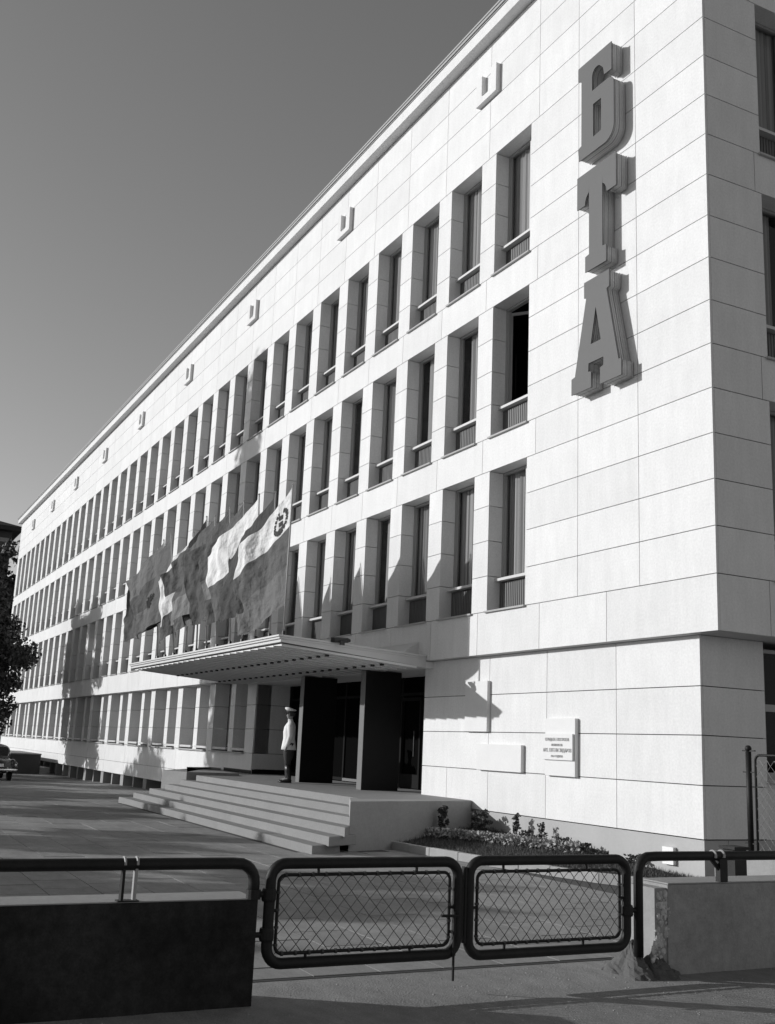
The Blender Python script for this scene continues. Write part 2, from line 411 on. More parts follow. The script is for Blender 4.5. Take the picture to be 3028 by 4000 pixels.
def add_window(x, z, variant, rot=0., y=0.):
    """x: left edge of the opening as seen from outside"""
    loc = (x+.006 if not rot else x, y if not rot else y+.006, z+.003)
    w = inst('window', WD['frame'], loc, bld, rot)
    for nm, key in (('ribbed_panel','rib'),('sill_rail','rail'),('sill','sill')): inst(nm, WD[key], loc, w, rot)
    if variant != 'open':
        inst('pane', WD['pane'], loc, w, rot); inst('mullion', WD['mull'], loc, w, rot)
        for c in WD['curt'][variant]: inst('curtain', c, loc, w, rot)
    else:
        s = inst('open_sash', WD['sash'], (loc[0]+.06, loc[1]+.40, loc[2]), w, rot+math.radians(38))
    return w
vr = random.Random(3)
for fl, n in enumerate((0, 5, 10)):
    for i in range(NC):
        v = vr.choice([0,0,1,2,2,3,4,4])
        if (fl, i) == (1, 0): v = 'open'
        if (fl, i) in ((2, 2), (2, 3)): v = 1
        add_window(-(A0+P*i+WW), n*RH, v)
    for k in range(3): add_window(0., n*RH, vr.choice([0,2,3]), PI/2, SO[k])
# ground-floor windows
gm = {}
def ground_windows():
    w = GWW; z0, z1 = ZJ[3], ZO-.03
    f = MB(); t = .06; y = .52
    f.box(0,t,y,y+.08,z0+.16,z1); f.box(w-t,w,y,y+.08,z0+.16,z1); f.box(t,w-t,y,y+.08,z1-t,z1); f.box(t,w-t,y,y+.08,z0+.16,z0+.22); f.box(t,w-t,y+.01,y+.07,-1.85,-1.79)
    fm = f.mesh('ground_window', M_FRAMEG, centre=False)[0]
    g = MB().add([(t,y+.04,z0+.2),(w-t,y+.04,z0+.2),(w-t,y+.04,z1-t),(t,y+.04,z1-t)], [(0,1,2,3)]); gm_ = g.mesh('pane', M_GLASS, centre=False)[0]
    cm = MB(); pts = [(.06+(w-.12)*i/90, y+.11+.02*math.sin(i*1.4)) for i in range(91)]
    for p, q in zip(pts, pts[1:]): cm.add([(p[0],p[1],z0+.2),(q[0],q[1],z0+.2),(q[0],q[1],z1),(p[0],p[1],z1)], [(0,1,2,3)])
    cm = cm.mesh('curtain', M_CURT, True, centre=False)[0]
    s = MB(); s.box(-.03,w+.03,-.09,.30,z0-.035,z0+.005); sm = s.mesh('sill', M_PLINTH, centre=False)[0]
    r = MB(); r.box(.03,w/2-.225,.02,.50,z0+.055,z0+.13); r.box(w/2+.225,w-.03,.02,.50,z0+.055,z0+.13); rm = r.mesh('inner_sill', M_FRAMEW, centre=False)[0]
    for k in range(14):
        loc = (GW0-GWW-GWP*k, GY, 0)
        o = inst('ground_window', fm, loc, bld); inst('pane', gm_, loc, o); inst('curtain', cm, loc, o); inst('sill', sm, loc, o); inst('inner_sill', rm, loc, o)
ground_windows()
# side ground-floor window
mb = MB(); x = GX-.12
mb.box(x,x+.06,1.495,1.56,-2.95,-.98); mb.box(x,x+.06,3.33,3.385,-2.95,-.98); mb.box(x,x+.06,1.56,3.33,-1.92,-1.81); mb.box(x,x+.06,1.56,3.33,-1.02,-.96); mb.box(x,x+.06,1.56,3.33,-2.95,-2.84)
w = mb.build('side_window', M_FRAMEG, bld)
MB().add([(x+.02,1.55,-2.9),(x+.02,3.34,-2.9),(x+.02,3.34,-1.0),(x+.02,1.55,-1.0)], [(0,1,2,3)]).build('pane', M_GLASSD, w)
MB().box(GX-.3,GX+.06,1.495,3.385,-3.0,-2.955).build('sill', M_PLINTH, w)
# basement: dark recess with short pillars
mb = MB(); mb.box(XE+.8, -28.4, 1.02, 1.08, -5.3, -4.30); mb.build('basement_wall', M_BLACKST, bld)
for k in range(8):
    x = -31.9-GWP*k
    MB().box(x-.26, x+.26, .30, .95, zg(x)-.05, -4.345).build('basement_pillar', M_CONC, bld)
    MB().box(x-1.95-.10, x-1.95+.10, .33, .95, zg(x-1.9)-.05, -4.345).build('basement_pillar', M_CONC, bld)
mb = MB()
for k in range(8):
    x = -33.8-GWP*k
    mb.box(x-1.5, x+1.5, .75, .80, zg(x)-.05, zg(x)+.22)
mb.build('basement_kerb', M_CONCD, bld)

# ------------------------------------------------------------------ entrance recess
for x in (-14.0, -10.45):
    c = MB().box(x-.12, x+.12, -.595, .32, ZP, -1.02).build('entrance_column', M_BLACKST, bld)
    MB().box(x-.118, x+.118, -.604, -.596, ZP+.004, -1.03).build('lit_column_face', M_GREYST, c)  # paler plate over the black granite: sunlit front put into the colour
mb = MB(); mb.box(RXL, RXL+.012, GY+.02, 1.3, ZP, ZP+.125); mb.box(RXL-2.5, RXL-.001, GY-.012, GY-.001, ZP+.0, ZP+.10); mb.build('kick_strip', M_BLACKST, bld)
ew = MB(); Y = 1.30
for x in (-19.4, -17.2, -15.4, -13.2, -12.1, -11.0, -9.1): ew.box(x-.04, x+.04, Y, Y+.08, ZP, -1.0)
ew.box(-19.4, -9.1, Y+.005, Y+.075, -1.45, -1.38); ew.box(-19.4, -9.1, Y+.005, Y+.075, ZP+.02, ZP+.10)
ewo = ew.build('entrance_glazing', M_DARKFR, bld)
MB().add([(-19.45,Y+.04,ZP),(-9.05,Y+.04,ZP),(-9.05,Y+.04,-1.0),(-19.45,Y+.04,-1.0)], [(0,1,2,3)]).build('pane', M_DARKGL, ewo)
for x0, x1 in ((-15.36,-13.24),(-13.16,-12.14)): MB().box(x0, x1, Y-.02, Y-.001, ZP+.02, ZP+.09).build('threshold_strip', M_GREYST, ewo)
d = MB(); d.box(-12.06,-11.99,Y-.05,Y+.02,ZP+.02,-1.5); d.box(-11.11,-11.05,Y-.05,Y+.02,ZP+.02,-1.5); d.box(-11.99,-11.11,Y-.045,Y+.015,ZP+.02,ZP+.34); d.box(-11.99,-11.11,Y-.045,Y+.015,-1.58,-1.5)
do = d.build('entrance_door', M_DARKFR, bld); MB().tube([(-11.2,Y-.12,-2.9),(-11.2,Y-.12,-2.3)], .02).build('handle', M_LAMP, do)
mb = MB(); mb.box(RXL-.35, RXR+.35, -.02, 6, -1.0, ZO-.012); mb.build('recess_ceiling', M_SOFFIT, bld)

# ------------------------------------------------------------------ entrance canopy
CL, CR, CF = -20.4, -8.4, -3.5
def csof(y): return -.735-(y-CF)*.072       # underside
def ctop(y): return -.665-(y-CF)*.045
def canx(y): return CR-.07*(y-CF)
mb = MB()
ys = [CF+.02, -2., -.7, 0.]
prof = [(CF+.02, -.735), (-.6, csof(-.6)), (-.25, -.985), (0., -.99), (0., -.80), (CF+.02, -.672)]
ringL = [(CL, y, z) for y, z in prof]; ringR = [(canx(y), y, z) for y, z in prof]
mb.loft([ringL, ringR]); can = fixn(mb.build('canopy', M_CANOPY, bld))
MB().prism([(CL+.06,CF+.08,csof(CF+.08)-.001),(CR-.06,CF+.08,csof(CF+.08)-.001),(CR-.22,-.26,csof(-.26)-.001),(CL+.06,-.26,csof(-.26)-.001)], (0,0,-.006)).build('soffit_bed', M_LAMP, can)
mb = MB()                                                   # stepped lip along front and side
mb.prism([(CL-.05,CF-.05,-.595),(CL-.05,CF+.05,-.595),(CL-.05,CF+.05,-.63),(CL-.05,CF-.05,-.63)], (CR-CL+.10,0,0))
mb.prism([(CL-.02,CF-.02,-.632),(CL-.02,CF+.06,-.632),(CL-.02,CF+.06,-.672),(CL-.02,CF-.02,-.672)], (CR-CL+.04,0,0))
mb.prism([(CR+.05,CF+.052,-.595),(CR-.05,CF+.052,-.595),(canx(0)-.05,-.01,-.735),(canx(0)+.05,-.01,-.735)], (0,0,-.035))
mb.prism([(CR+.02,CF+.062,-.632),(CR-.06,CF+.062,-.632),(canx(0)-.06,-.01,-.772),(canx(0)+.02,-.01,-.772)], (0,0,-.04))
mb.prism([(CL-.05,CF+.052,-.595),(CL+.05,CF+.052,-.595),(CL+.05,-.01,-.735),(CL-.05,-.01,-.735)], (0,0,-.035))
fixn(mb.build('canopy_lip', M_CANOPY, can))
ns = 26
def slatz(y, o): return csof(y)-o
for i in range(ns):
    xa = CL+.12+(CR-CL-.24)*i/ns; xb = xa+(CR-CL-.24)/ns-.025; mb = MB()
    y0, y1 = CF+.10, -.28
    mb.add([(xa,y0,slatz(y0,.012)),(xb,y0,slatz(y0,.012)),(xb,y1,slatz(y1,.012)),(xa,y1,slatz(y1,.012)),(xa,y0,slatz(y0,.032)),(xb,y0,slatz(y0,.060)),(xb,y1,slatz(y1,.060)),(xa,y1,slatz(y1,.032))],
        [(0,1,2,3),(7,6,5,4),(0,4,5,1),(1,5,6,2),(2,6,7,3),(3,7,4,0)])
    fixn(mb.build('soffit_slat', M_SOFFIT, can))
for yy in (-2.2, -.9):
    for i in range(ns-1):
        x = CL+.12+(CR-CL-.24)*(i+1)/ns-.025
        MB().box(x-.02, x+.07, yy-.03, yy+.03, csof(yy)-.075, csof(yy)-.033).build('soffit_fixing', M_LAMP, can)
mb = MB(); mb.prism([(canx(0)-.35,-.001,-.42),(canx(0)-.35,-.42,-.70),(canx(0)-.35,-.40,-.74),(canx(0)-.35,-.001,-.74)], (-9.5,0,0)); fixn(mb.build('flashing', M_CANOPY, can))

# ================================================================== wall plaques
def plaque(x0, x1, z0, z1, label):
    t = thing('stone_plaque', label, 'plaque', ((x0+x1)/2, GY, z0), 'stone plaques on the wall beside the entrance')
    MB().box(x0, x1, GY-.08, GY-.002, z0, z1).build('slab', M_STONE2, t); return t
plaque(-7.17,-6.34,-2.33,-1.345, 'blank upright stone plaque highest on the wall, partly in the canopy shadow')
plaque(-6.68,-5.15,-3.06,-2.565, 'blank wide stone plaque low on the wall')
p3 = plaque(-4.40,-3.53,-3.07,-2.085, 'upright stone plaque with lettered tablet, nearest the building corner')
ins = MB().box(-4.425,-3.555,GY-.118,GY-.082,-2.80,-2.35).build('inscription_tablet', M_STONE2, p3)
def text_mesh(body, width, height, cx, cz, y, parent, m, name='lettering'):
    cu = bpy.data.curves.new('t', 'FONT'); cu.body = body; cu.extrude = .004; cu.resolution_u = 2
    o = bpy.data.objects.new('t', cu); COL.objects.link(o)
    dg = bpy.context.evaluated_depsgraph_get(); me = bpy.data.meshes.new_from_object(o.evaluated_get(dg)); bpy.data.objects.remove(o)
    v = np.array([q.co[:] for q in me.vertices]); lo, hi = v.min(0), v.max(0)
    X = (v[:,0]-(lo[0]+hi[0])/2)*width/(hi[0]-lo[0]); Z = (v[:,1]-(lo[1]+hi[1])/2)*height/(hi[1]-lo[1])
    me.vertices.foreach_set('co', np.stack([X, -v[:,2], Z], 1).ravel()); me.materials.clear(); me.materials.append(m); me.update()
    o = bpy.data.objects.new(name, me); o.location = (cx, y, cz); return link(o, parent)
for body, w, h, cz in (('СГРАДАТА Е ПОСТРОЕНА', .70, .066, -2.452), ('ПО ПРОЕКТ НА', .32, .042, -2.542), ('АРХ. ЕВГЕНИ ЗИДАРОВ', .82, .080, -2.637), ('1963 ГОДИНА', .34, .048, -2.737)):
    text_mesh(body, w, h, -3.99, cz, GY-.121, ins, M_TEXT)

# ================================================================== the three big sign letters
def arc(cx, cz, r, a0, a1, n=6): return [(cx+r*math.cos(math.radians(a0+(a1-a0)*i/n)), cz+r*math.sin(math.radians(a0+(a1-a0)*i/n))) for i in range(n+1)]
LB = [(-2.98,10.06),(-2.0,10.06),(-2.0,9.49),(-2.21,9.50),(-2.24,9.66)]+arc(-2.42,9.66,.14,0,180)[1:]+[(-2.56,9.36),(-2.10,9.36)]+arc(-2.10,9.20,.16,80,0)[1:]+arc(-2.22,8.38,.28,0,-90)+[(-2.95,8.10),(-2.98,8.36),(-2.88,8.39),(-2.88,9.74),(-2.98,9.78)]
LBh = [[(-2.53,9.07),(-2.30,9.07),(-2.30,8.42),(-2.53,8.40)]]
LT = [(-3.0,7.77),(-1.89,7.77),(-1.89,7.12),(-2.15,7.12)]+arc(-2.42,7.12,.27,15,55,4)+[(-2.27,7.50),(-2.27,6.12),(-2.17,6.10),(-2.17,5.79),(-2.76,5.79),(-2.76,6.09),(-2.65,6.11),(-2.65,7.50)]+arc(-2.50,7.12,.27,125,165,4)+[(-2.77,7.12),(-3.0,7.12)]
LA = [(-2.79,5.60),(-2.09,5.60),(-2.09,5.29),(-2.16,5.26),(-1.85,3.86),(-1.78,3.86),(-1.78,3.56),(-2.34,3.56),(-2.34,3.86),(-2.25,3.88),(-2.25,4.03),(-2.66,4.03),(-2.67,3.88),(-2.59,3.86),(-2.59,3.57),(-3.15,3.57),(-3.15,3.87),(-3.05,3.89),(-2.73,5.28),(-2.79,5.30)]
LAh = [[(-2.46,5.03),(-2.32,4.37),(-2.60,4.37)]]
def fill_poly(name, outer, holes, y0, y1, m, parent):
    cu = bpy.data.curves.new('c', 'CURVE'); cu.dimensions = '2D'; cu.fill_mode = 'BOTH'; cu.extrude = abs(y1-y0)/2
    for pl in [outer]+holes:
        s = cu.splines.new('POLY'); s.points.add(len(pl)-1); s.use_cyclic_u = True
        for p, q in zip(s.points, pl): p.co = (q[0], q[1], 0, 1)
    o = bpy.data.objects.new('c', cu); COL.objects.link(o)
    dg = bpy.context.evaluated_depsgraph_get(); me = bpy.data.meshes.new_from_object(o.evaluated_get(dg)); bpy.data.objects.remove(o)
    v = np.array([q.co[:] for q in me.vertices]); c = v.mean(0)
    me.vertices.foreach_set('co', np.stack([v[:,0]-c[0], -v[:,2], v[:,1]-c[1]], 1).ravel()); me.materials.clear(); me.materials.append(m); me.update()
    o = bpy.data.objects.new(name, me); o.location = (c[0], (y0+y1)/2, c[1]); link(o, parent); return fixn(o)
def inset(pl, d):
    n = len(pl); a = sum(pl[i][0]*pl[(i+1)%n][1]-pl[(i+1)%n][0]*pl[i][1] for i in range(n)); sg = 1 if a > 0 else -1; out = []
    for i in range(n):
        p, q, r = Vector(pl[i-1]), Vector(pl[i]), Vector(pl[(i+1)%n])
        n1 = Vector((-(q-p).y, (q-p).x)).normalized()*sg; n2 = Vector((-(r-q).y, (r-q).x)).normalized()*sg
        nn = n1+n2; k = d/max(.35, (nn.length_squared/2)); out.append(tuple(q+nn*k))
    return out
for L, Hs, lab in ((LB, LBh, 'grey metal sign letter in the shape of Б, topmost of the vertical sign'), (LT, [], 'grey metal sign letter in the shape of Т, in the middle of the vertical sign'), (LA, LAh, 'grey metal sign letter in the shape of А, lowest of the vertical sign')):
    c = (sum(p[0] for p in L)/len(L), 0, min(p[1] for p in L))
    t = thing('sign_letter', lab, 'sign letter', c, 'letters of the vertical sign')
    fill_poly('face_plate', L, Hs, -.285, -.268, M_LETTER, t)
    fill_poly('back_tray', inset(L, .012), [inset(h, -.012) for h in Hs], -.05, -.02, M_LETTERS, t)
    fill_poly('side_band', inset(L, .020), [inset(h, -.018) for h in Hs], -.267, -.051, M_LETTERS, t)
    for pl, sg in [(L, 1)]+[(h, -1) for h in Hs]:
        for j, y in enumerate((-.235, -.19, -.145, -.10)):
            MB().tube([(x, y, z) for x, z in inset(pl, .018*sg)], .0065, 6, closed=True).build('neon_tube', M_TUBE if j % 2 else M_TUBED, t, smooth=True)
    mb = MB()
    for x, z in [L[i] for i in range(0, len(L), 3)]:
        q = Vector((x, z)).lerp(Vector((c[0], (min(p[1] for p in L)+max(p[1] for p in L))/2)), .12); mb.tube([(q.x, -.03, q.y), (q.x, .01, q.y)], .012, 6)
    mb.build('wall_fixing', M_LETTERS, t)

# floodlight and utility box
t = thing('floodlight', 'small dark floodlight lying on the right edge of the canopy roof', 'lamp', (-8.35,-2.15,-.66))
MB().tube([(-8.42,-2.38,-.60),(-8.40,-2.32,-.60),(-8.40,-2.02,-.59),(-8.40,-1.95,-.59)], [.05,.06,.055,.03], 10).build('housing', M_LAMP, t)
MB().box(-8.37,-8.33,-2.20,-2.10,-.70,-.61).build('bracket', M_LAMP, t)
t = thing('wall_box', 'small white square utility box on the plinth near the corner', 'utility box', (-1.32,GY+.03,-4.24))
MB().box(-1.44,-1.2,GY-.03,GY+.03,-4.24,-3.99).build('cover', M_WHITE, t); MB().box(-1.225,-1.205,GY-.04,GY-.031,-4.14,-4.08).build('latch', M_LAMP, t)

# ================================================================== entrance stairs
st = thing('entrance_stairs', 'broad pale stone stairs and landing leading up to the entrance', 'stairs', (-12, -2, G))
h = (ZP-G)/6
fy = [-3.86,-3.54,-3.21,-2.89,-2.60,-2.29]; lx = [-18.9,-18.6,-18.2,-17.8,-17.4,-17.0]; rx = [-5.42,-5.46,-5.55,-6.4,-7.0,-7.1]
def rxat(k, y): return rx[k]-(y-fy[k])*.5
for k in range(5):
    z1 = G+h*(k+1); yb = fy[k+1]+.35
    pl = [(lx[k],fy[k]),(rx[k],fy[k]),(rxat(k,yb),yb),(lx[k],yb)] if k < 2 else [(lx[k],fy[k])]+[[(-5.55,-3.21),(-5.91,-2.96)],[(-6.05,-2.89)],[(-6.69,-2.60)]][k-2]+[(-7.0,-2.46),(-7.2,-2.25),(lx[k],-2.25)]
    MB().prism([(x,y,z1) for x,y in pl][::-1], (0,0,-h-.02 if k else -h-.3)).build('step', M_STEP, st)
pl = [(-17.0,-2.29),(-7.13,-2.29),(-7.0,-2.3),(-6.95,.185),(RXR-.02,.185),(RXR-.02,1.28),(RXL+.02,1.28),(RXL+.02,.185),(-22.2,.185),(-22.2,-.9),(-17.0,-.9)]
MB().prism([(x,y,ZP) for x,y in pl][::-1], (0,0,-.16)).build('landing', M_STEP, st)
q = [(-7.14,-2.40),(-5.93,-2.95),(-6.93,.185),(-7.25,.185)]
MB().prism([(x,y,ZP-.003) for x,y in q][::-1], (0,0,-1.0)).build('cheek_wall', M_CONC, st)
q = [(-18.35,-2.85),(-17.35,-2.45),(-17.35,-.95),(-22.25,-.95),(-22.25,.18),(-23.0,.18)]
MB().prism([(x,y,ZP+.07) for x,y in q][::-1], (0,0,-1.2)).build('cheek_wall', M_CONC, st)

# ================================================================== lawn, kerb, hedge, plants
KL = [(-6.33,-1.93),(-5.1,-1.80),(-3.6,-1.55),(-2.35,-1.25),(-1.45,-1.03),(-.62,-.62),(-.35,-.1)]
def zl(x, y):
    t = min(1, max(0, (y+1.7)/1.9)); u = min(1, max(0, (-x-.6)/5.5)); return -4.40+.24*t*u
mb = MB(); nx, ny = 24, 8; vs = []
def ky(x):
    for (a, b), (c, d) in zip(KL, KL[1:]):
        if a <= x <= c: return b+(d-b)*(x-a)/(c-a)
    return KL[0][1] if x < KL[0][0] else KL[-1][1]
for i in range(nx+1):
    x = -7.2+(6.8)*i/nx; y0 = ky(x)+.03
    for j in range(ny+1):
        y = y0+(GY+.05-y0)*j/ny; vs.append((x, y, zl(x, y)+.01*math.sin(i*2.1+j*1.3)))
mb.add(vs, [(i*(ny+1)+j, (i+1)*(ny+1)+j, (i+1)*(ny+1)+j+1, i*(ny+1)+j+1) for i in range(nx) for j in range(ny)])
lawn = tag(mb.build('lawn_bed', M_SOIL), kind='structure')
kt = thing('planting_kerb', 'low curved concrete kerb along the front edge of the lawn', 'kerb', (-3.5,-1.6,G))
def seg_pts(pl, step):
    out = []
    for (a,b),(c,d) in zip(pl, pl[1:]):
        L = math.hypot(c-a,d-b); n = max(1, round(L/step))
        for i in range(n): out.append((a+(c-a)*i/n, b+(d-b)*i/n))
    return out+[pl[-1]]
kp = seg_pts(KL, .75)
for (a,b),(c,d) in zip(kp, kp[1:]):
    dx, dy = c-a, d-b; L = math.hypot(dx,dy); g = .004/L; nxv, nyv = -dy/L*.10, dx/L*.10
    a2,b2,c2,d2 = a+dx*g, b+dy*g, c-dx*g, d-dy*g; zt = -4.365+random.uniform(-.004,.004)
    MB().prism([(a2,b2,zt),(c2,d2,zt),(c2+nxv,d2+nyv,zt),(a2+nxv,b2+nyv,zt)][::-1], (0,0,-.22)).build('kerb_stone', M_KERB, kt)
def leaves(pts, size, m, name, parent=None, r=rng, flat=.35, jit=.35):
    """one diamond-shaped folded leaf per point"""
    n = len(pts); pts = np.asarray(pts, float)
    d = r.normal(size=(n,3)); d /= np.linalg.norm(d, axis=1)[:,None]; u = r.normal(size=(n,3)); u -= (u*d).sum(1)[:,None]*d; u /= np.linalg.norm(u, axis=1)[:,None]
    w = np.cross(d, u); s = size*(1+jit*r.uniform(-1,1,(n,1)))
    V = np.stack([pts-u*s, pts+w*s*.62+d*s*flat*.3, pts+u*s, pts-w*s*.62+d*s*flat*.3], 1).reshape(-1,3)
    me = bpy.data.meshes.new(name); c = V.mean(0); V = V-c
    me.vertices.add(4*n); me.vertices.foreach_set('co', V.ravel()); me.loops.add(4*n); me.loops.foreach_set('vertex_index', np.arange(4*n))
    me.polygons.add(n); me.polygons.foreach_set('loop_start', np.arange(0,4*n,4)); me.materials.append(m); me.update(calc_edges=True); me.validate()
    o = bpy.data.objects.new(name, me); o.location = c; return link(o, parent)
def blob_pts(blobs, n, r=rng, shell=.55):
    """points through the volume of a set of ellipsoids (cx,cy,cz,rx,ry,rz)"""
    B = np.array(blobs); vol = B[:,3]*B[:,4]*B[:,5]; k = r.choice(len(B), n, p=vol/vol.sum())
    d = r.normal(size=(n,3)); d /= np.linalg.norm(d, axis=1)[:,None]; rad = r.uniform(0,1,(n,1))**shell
    return B[k,:3]+d*rad*B[k,3:]
# grass
gp = []
while len(gp) < 9000:
    x = rng.uniform(-6.9,-.5); y = rng.uniform(ky(x)+.1, GY)
    gp.append((x, y, zl(x,y)))
gp = np.array(gp); n = len(gp); a = rng.uniform(0,2*PI,n); hgt = rng.uniform(.03,.09,n); ln = rng.normal(0,.02,(n,2))
V = np.zeros((n,3,3)); w_ = .006
V[:,0] = gp+np.stack([np.cos(a)*w_, np.sin(a)*w_, 0*a],1); V[:,1] = gp-np.stack([np.cos(a)*w_, np.sin(a)*w_, 0*a],1); V[:,2] = gp+np.stack([ln[:,0], ln[:,1], hgt],1)
me = bpy.data.meshes.new('grass'); me.from_pydata(V.reshape(-1,3).tolist(), [], [(3*i,3*i+1,3*i+2) for i in range(n)]); me.materials.append(M_GRASS)
tag(link(bpy.data.objects.new('grass', me)), 'short rough grass on the sloping lawn in front of the plinth', 'grass', kind='stuff')
# hedge
t = thing('flower_hedge', 'low clipped row of pale leafy plants along the lawn', 'hedge', (-5,-.5,-4.3))
hp = []; i = 0
for i in range(3200):
    q = rng.uniform(); x = -6.55+3.35*q; y = -1.02+1.05*q; hp.append((x+rng.normal(0,.06), y+rng.normal(0,.07), zl(x,y)+rng.uniform(.02,.17)))
leaves(hp, .030, M_LEAFL, 'hedge_leaves', t, jit=.4)
MB().tube([(-6.5,-1.0,zl(-6.5,-1.0)),(-4.9,-.5,zl(-4.9,-.5)+.02),(-3.25,.02,zl(-3.25,0))], .04, 6).build('stem', M_BARK, t)
def shrub(name, label, x, y, hgt, wid, n, leaf, group='young shrubs against the plinth', m=None, tiers=3):
    z = zl(x, y); t = thing(name, label, 'shrub', (x,y,z), group)
    mb = MB(); top = (x+random.uniform(-.03,.03), y, z+hgt*.9); mb.tube([(x,y,z-.03),(x+.01,y,z+hgt*.5),top], [.012,.009,.004], 5)
    bl = []
    for k in range(tiers*3):
        f = (k+.5)/(tiers*3); rr = wid*(1-.6*f)*random.uniform(.5,1); a = k*2.4
        px, py, pz = x+rr*math.cos(a), y+.6*rr*math.sin(a), z+hgt*(.15+.8*f); mb.tube([(x,y,z+hgt*(.1+.7*f)),(px,py,pz)], [.005,.003], 4)
        bl.append((px,py,pz, wid*.33, wid*.33, hgt*.11))
    mb.build('stem', M_BARK, t); leaves(blob_pts(bl, n), leaf, m or M_LEAFP, 'foliage', t)
shrub('shrub', 'bushy dark shrub standing against the side of the stair cheek wall', -6.45, -.75, .55, .17, 420, .032)
shrub('shrub', 'wide dark leafy shrub in the shadow at the foot of the cheek wall', -6.1, -.12, .42, .33, 520, .03)
shrub('shrub', 'slender young shrub with an open crown, tallest against the sunlit plinth', -5.1, .0, .46, .14, 170, .03)
shrub('shrub', 'thin young shrub with one raised tip right of the tallest shrub', -4.35, .02, .40, .13, 120, .028)
shrub('shrub', 'low round shrub on the lawn with its foot in the hedge', -4.8, .03, .2, .22, 190, .026)
shrub('shrub', 'low spreading shrub halfway along the plinth', -3.75, .05, .22, .26, 220, .026)
shrub('shrub', 'small dark shrub at the right end of the hedge', -3.1, .03, .2, .2, 170, .026)
shrub('shrub', 'small straggling shrub seen just over the gate rail', -2.5, -.1, .17, .2, 120, .024)
shrub('shrub', 'dark low shrub left of the white utility box', -1.95, .05, .2, .22, 150, .026)

# ================================================================== the street side: walls, rails, gate
FX = 4.0
wl = thing('street_wall', 'thick black-stained street wall with pale top, left of the gate', 'wall', (3.82,-12,G))
def rough_wall(y0, y1, z0, z1, x0, x1, m, parent, name, n=26, amp=.006):
    mb = MB(); ny = max(4, int(abs(y1-y0)*6)); nz = 6; vs = []
    for i in range(ny+1):
        for j in range(nz+1): vs.append((x1+rng.normal(0,amp) if 0 < i < ny and 0 < j < nz else x1, y0+(y1-y0)*i/ny, z0+(z1-z0)*j/nz))
    mb.add(vs, [(i*(nz+1)+j, (i+1)*(nz+1)+j, (i+1)*(nz+1)+j+1, i*(nz+1)+j+1) for i in range(ny) for j in range(nz)])
    mb.add([(x0,y0,z0),(x0,y1,z0),(x0,y1,z1),(x0,y0,z1),(x1,y0,z0),(x1,y1,z0),(x1,y1,z1),(x1,y0,z1)], [(0,3,2,1),(3,7,6,2),(0,4,7,3),(1,2,6,5)])
    return mb.build(name, m, parent, smooth=False)
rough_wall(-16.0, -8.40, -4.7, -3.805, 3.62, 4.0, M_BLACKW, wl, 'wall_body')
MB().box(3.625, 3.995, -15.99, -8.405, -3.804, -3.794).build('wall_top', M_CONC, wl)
wr = thing('street_wall', 'grey concrete street wall with a broken end, right of the gate', 'wall', (3.82,-1,G))
rough_wall(-4.60, 3.0, -4.7, -3.775, 3.62, 4.0, M_CONCD, wr, 'wall_body')
MB().box(3.625, 3.995, -4.59, 3.0, -3.774, -3.76).build('wall_top', M_CONC, wr)
# broken end: lumps of rubble and the torn mortar round the post
def lump(c, r, seed, n=9, seg=14, amp=.15):
    rr = random.Random(seed); rings = []
    for i in range(1, n):
        a = PI*i/n; rings.append([(c[0]+r[0]*math.sin(a)*math.cos(2*PI*k/seg)*rr.uniform(1-amp,1+amp), c[1]+r[1]*math.sin(a)*math.sin(2*PI*k/seg)*rr.uniform(1-amp,1+amp), c[2]-r[2]*math.cos(a)*rr.uniform(1-amp*.5,1+amp*.5)) for k in range(seg)])
    return MB().loft(rings)
MB().box(3.64, 3.985, -4.735, -4.59, -4.7, -3.80).build('broken_end', M_CONC, wr)
for k in range(120):
    z = random.uniform(-4.40,-3.83); y = random.uniform(-4.735,-4.60)+.03*math.sin(z*9); r0 = random.uniform(.012,.030)
    lump((3.986, y, z), (random.uniform(.008,.018), r0*random.uniform(.6,1.1), r0*random.uniform(.7,1.4)), k, 5, 9).build('rubble_stone', M_RUBBLE, wr)
def heap(nm, cx, cy, rx, ry, z0, hh, seed):
    r = np.random.default_rng(seed); nr, na = 14, 30; mb = MB(); vs = [(cx,cy,z0+hh)]
    for i in range(1, nr+1):
        for k in range(na):
            a = 2*PI*k/na; q = i/nr; rr_ = q*(1+.16*math.sin(3*a+seed)+.10*math.sin(5*a)+r.normal(0,.03)); z = z0+hh*(1-q)**1.25+r.normal(0,.008)*(q < 1)
            vs.append((cx+rx*rr_*math.cos(a), cy+ry*rr_*math.sin(a), z if i < nr else z0-.02))
    fs = [(0,1+k,1+(k+1)%na) for k in range(na)]
    for i in range(nr-1):
        for k in range(na): fs.append((1+i*na+k,1+(i+1)*na+k,1+(i+1)*na+(k+1)%na,1+i*na+(k+1)%na))
    mb.add(vs, fs); return fixn(mb.build(nm, M_MORTARG, wr))
heap('mortar_heap', 3.87, -4.89, .30, .19, -4.52, .29, 3)
heap('mortar_heap', 3.93, -4.68, .26, .24, -4.52, .22, 9)

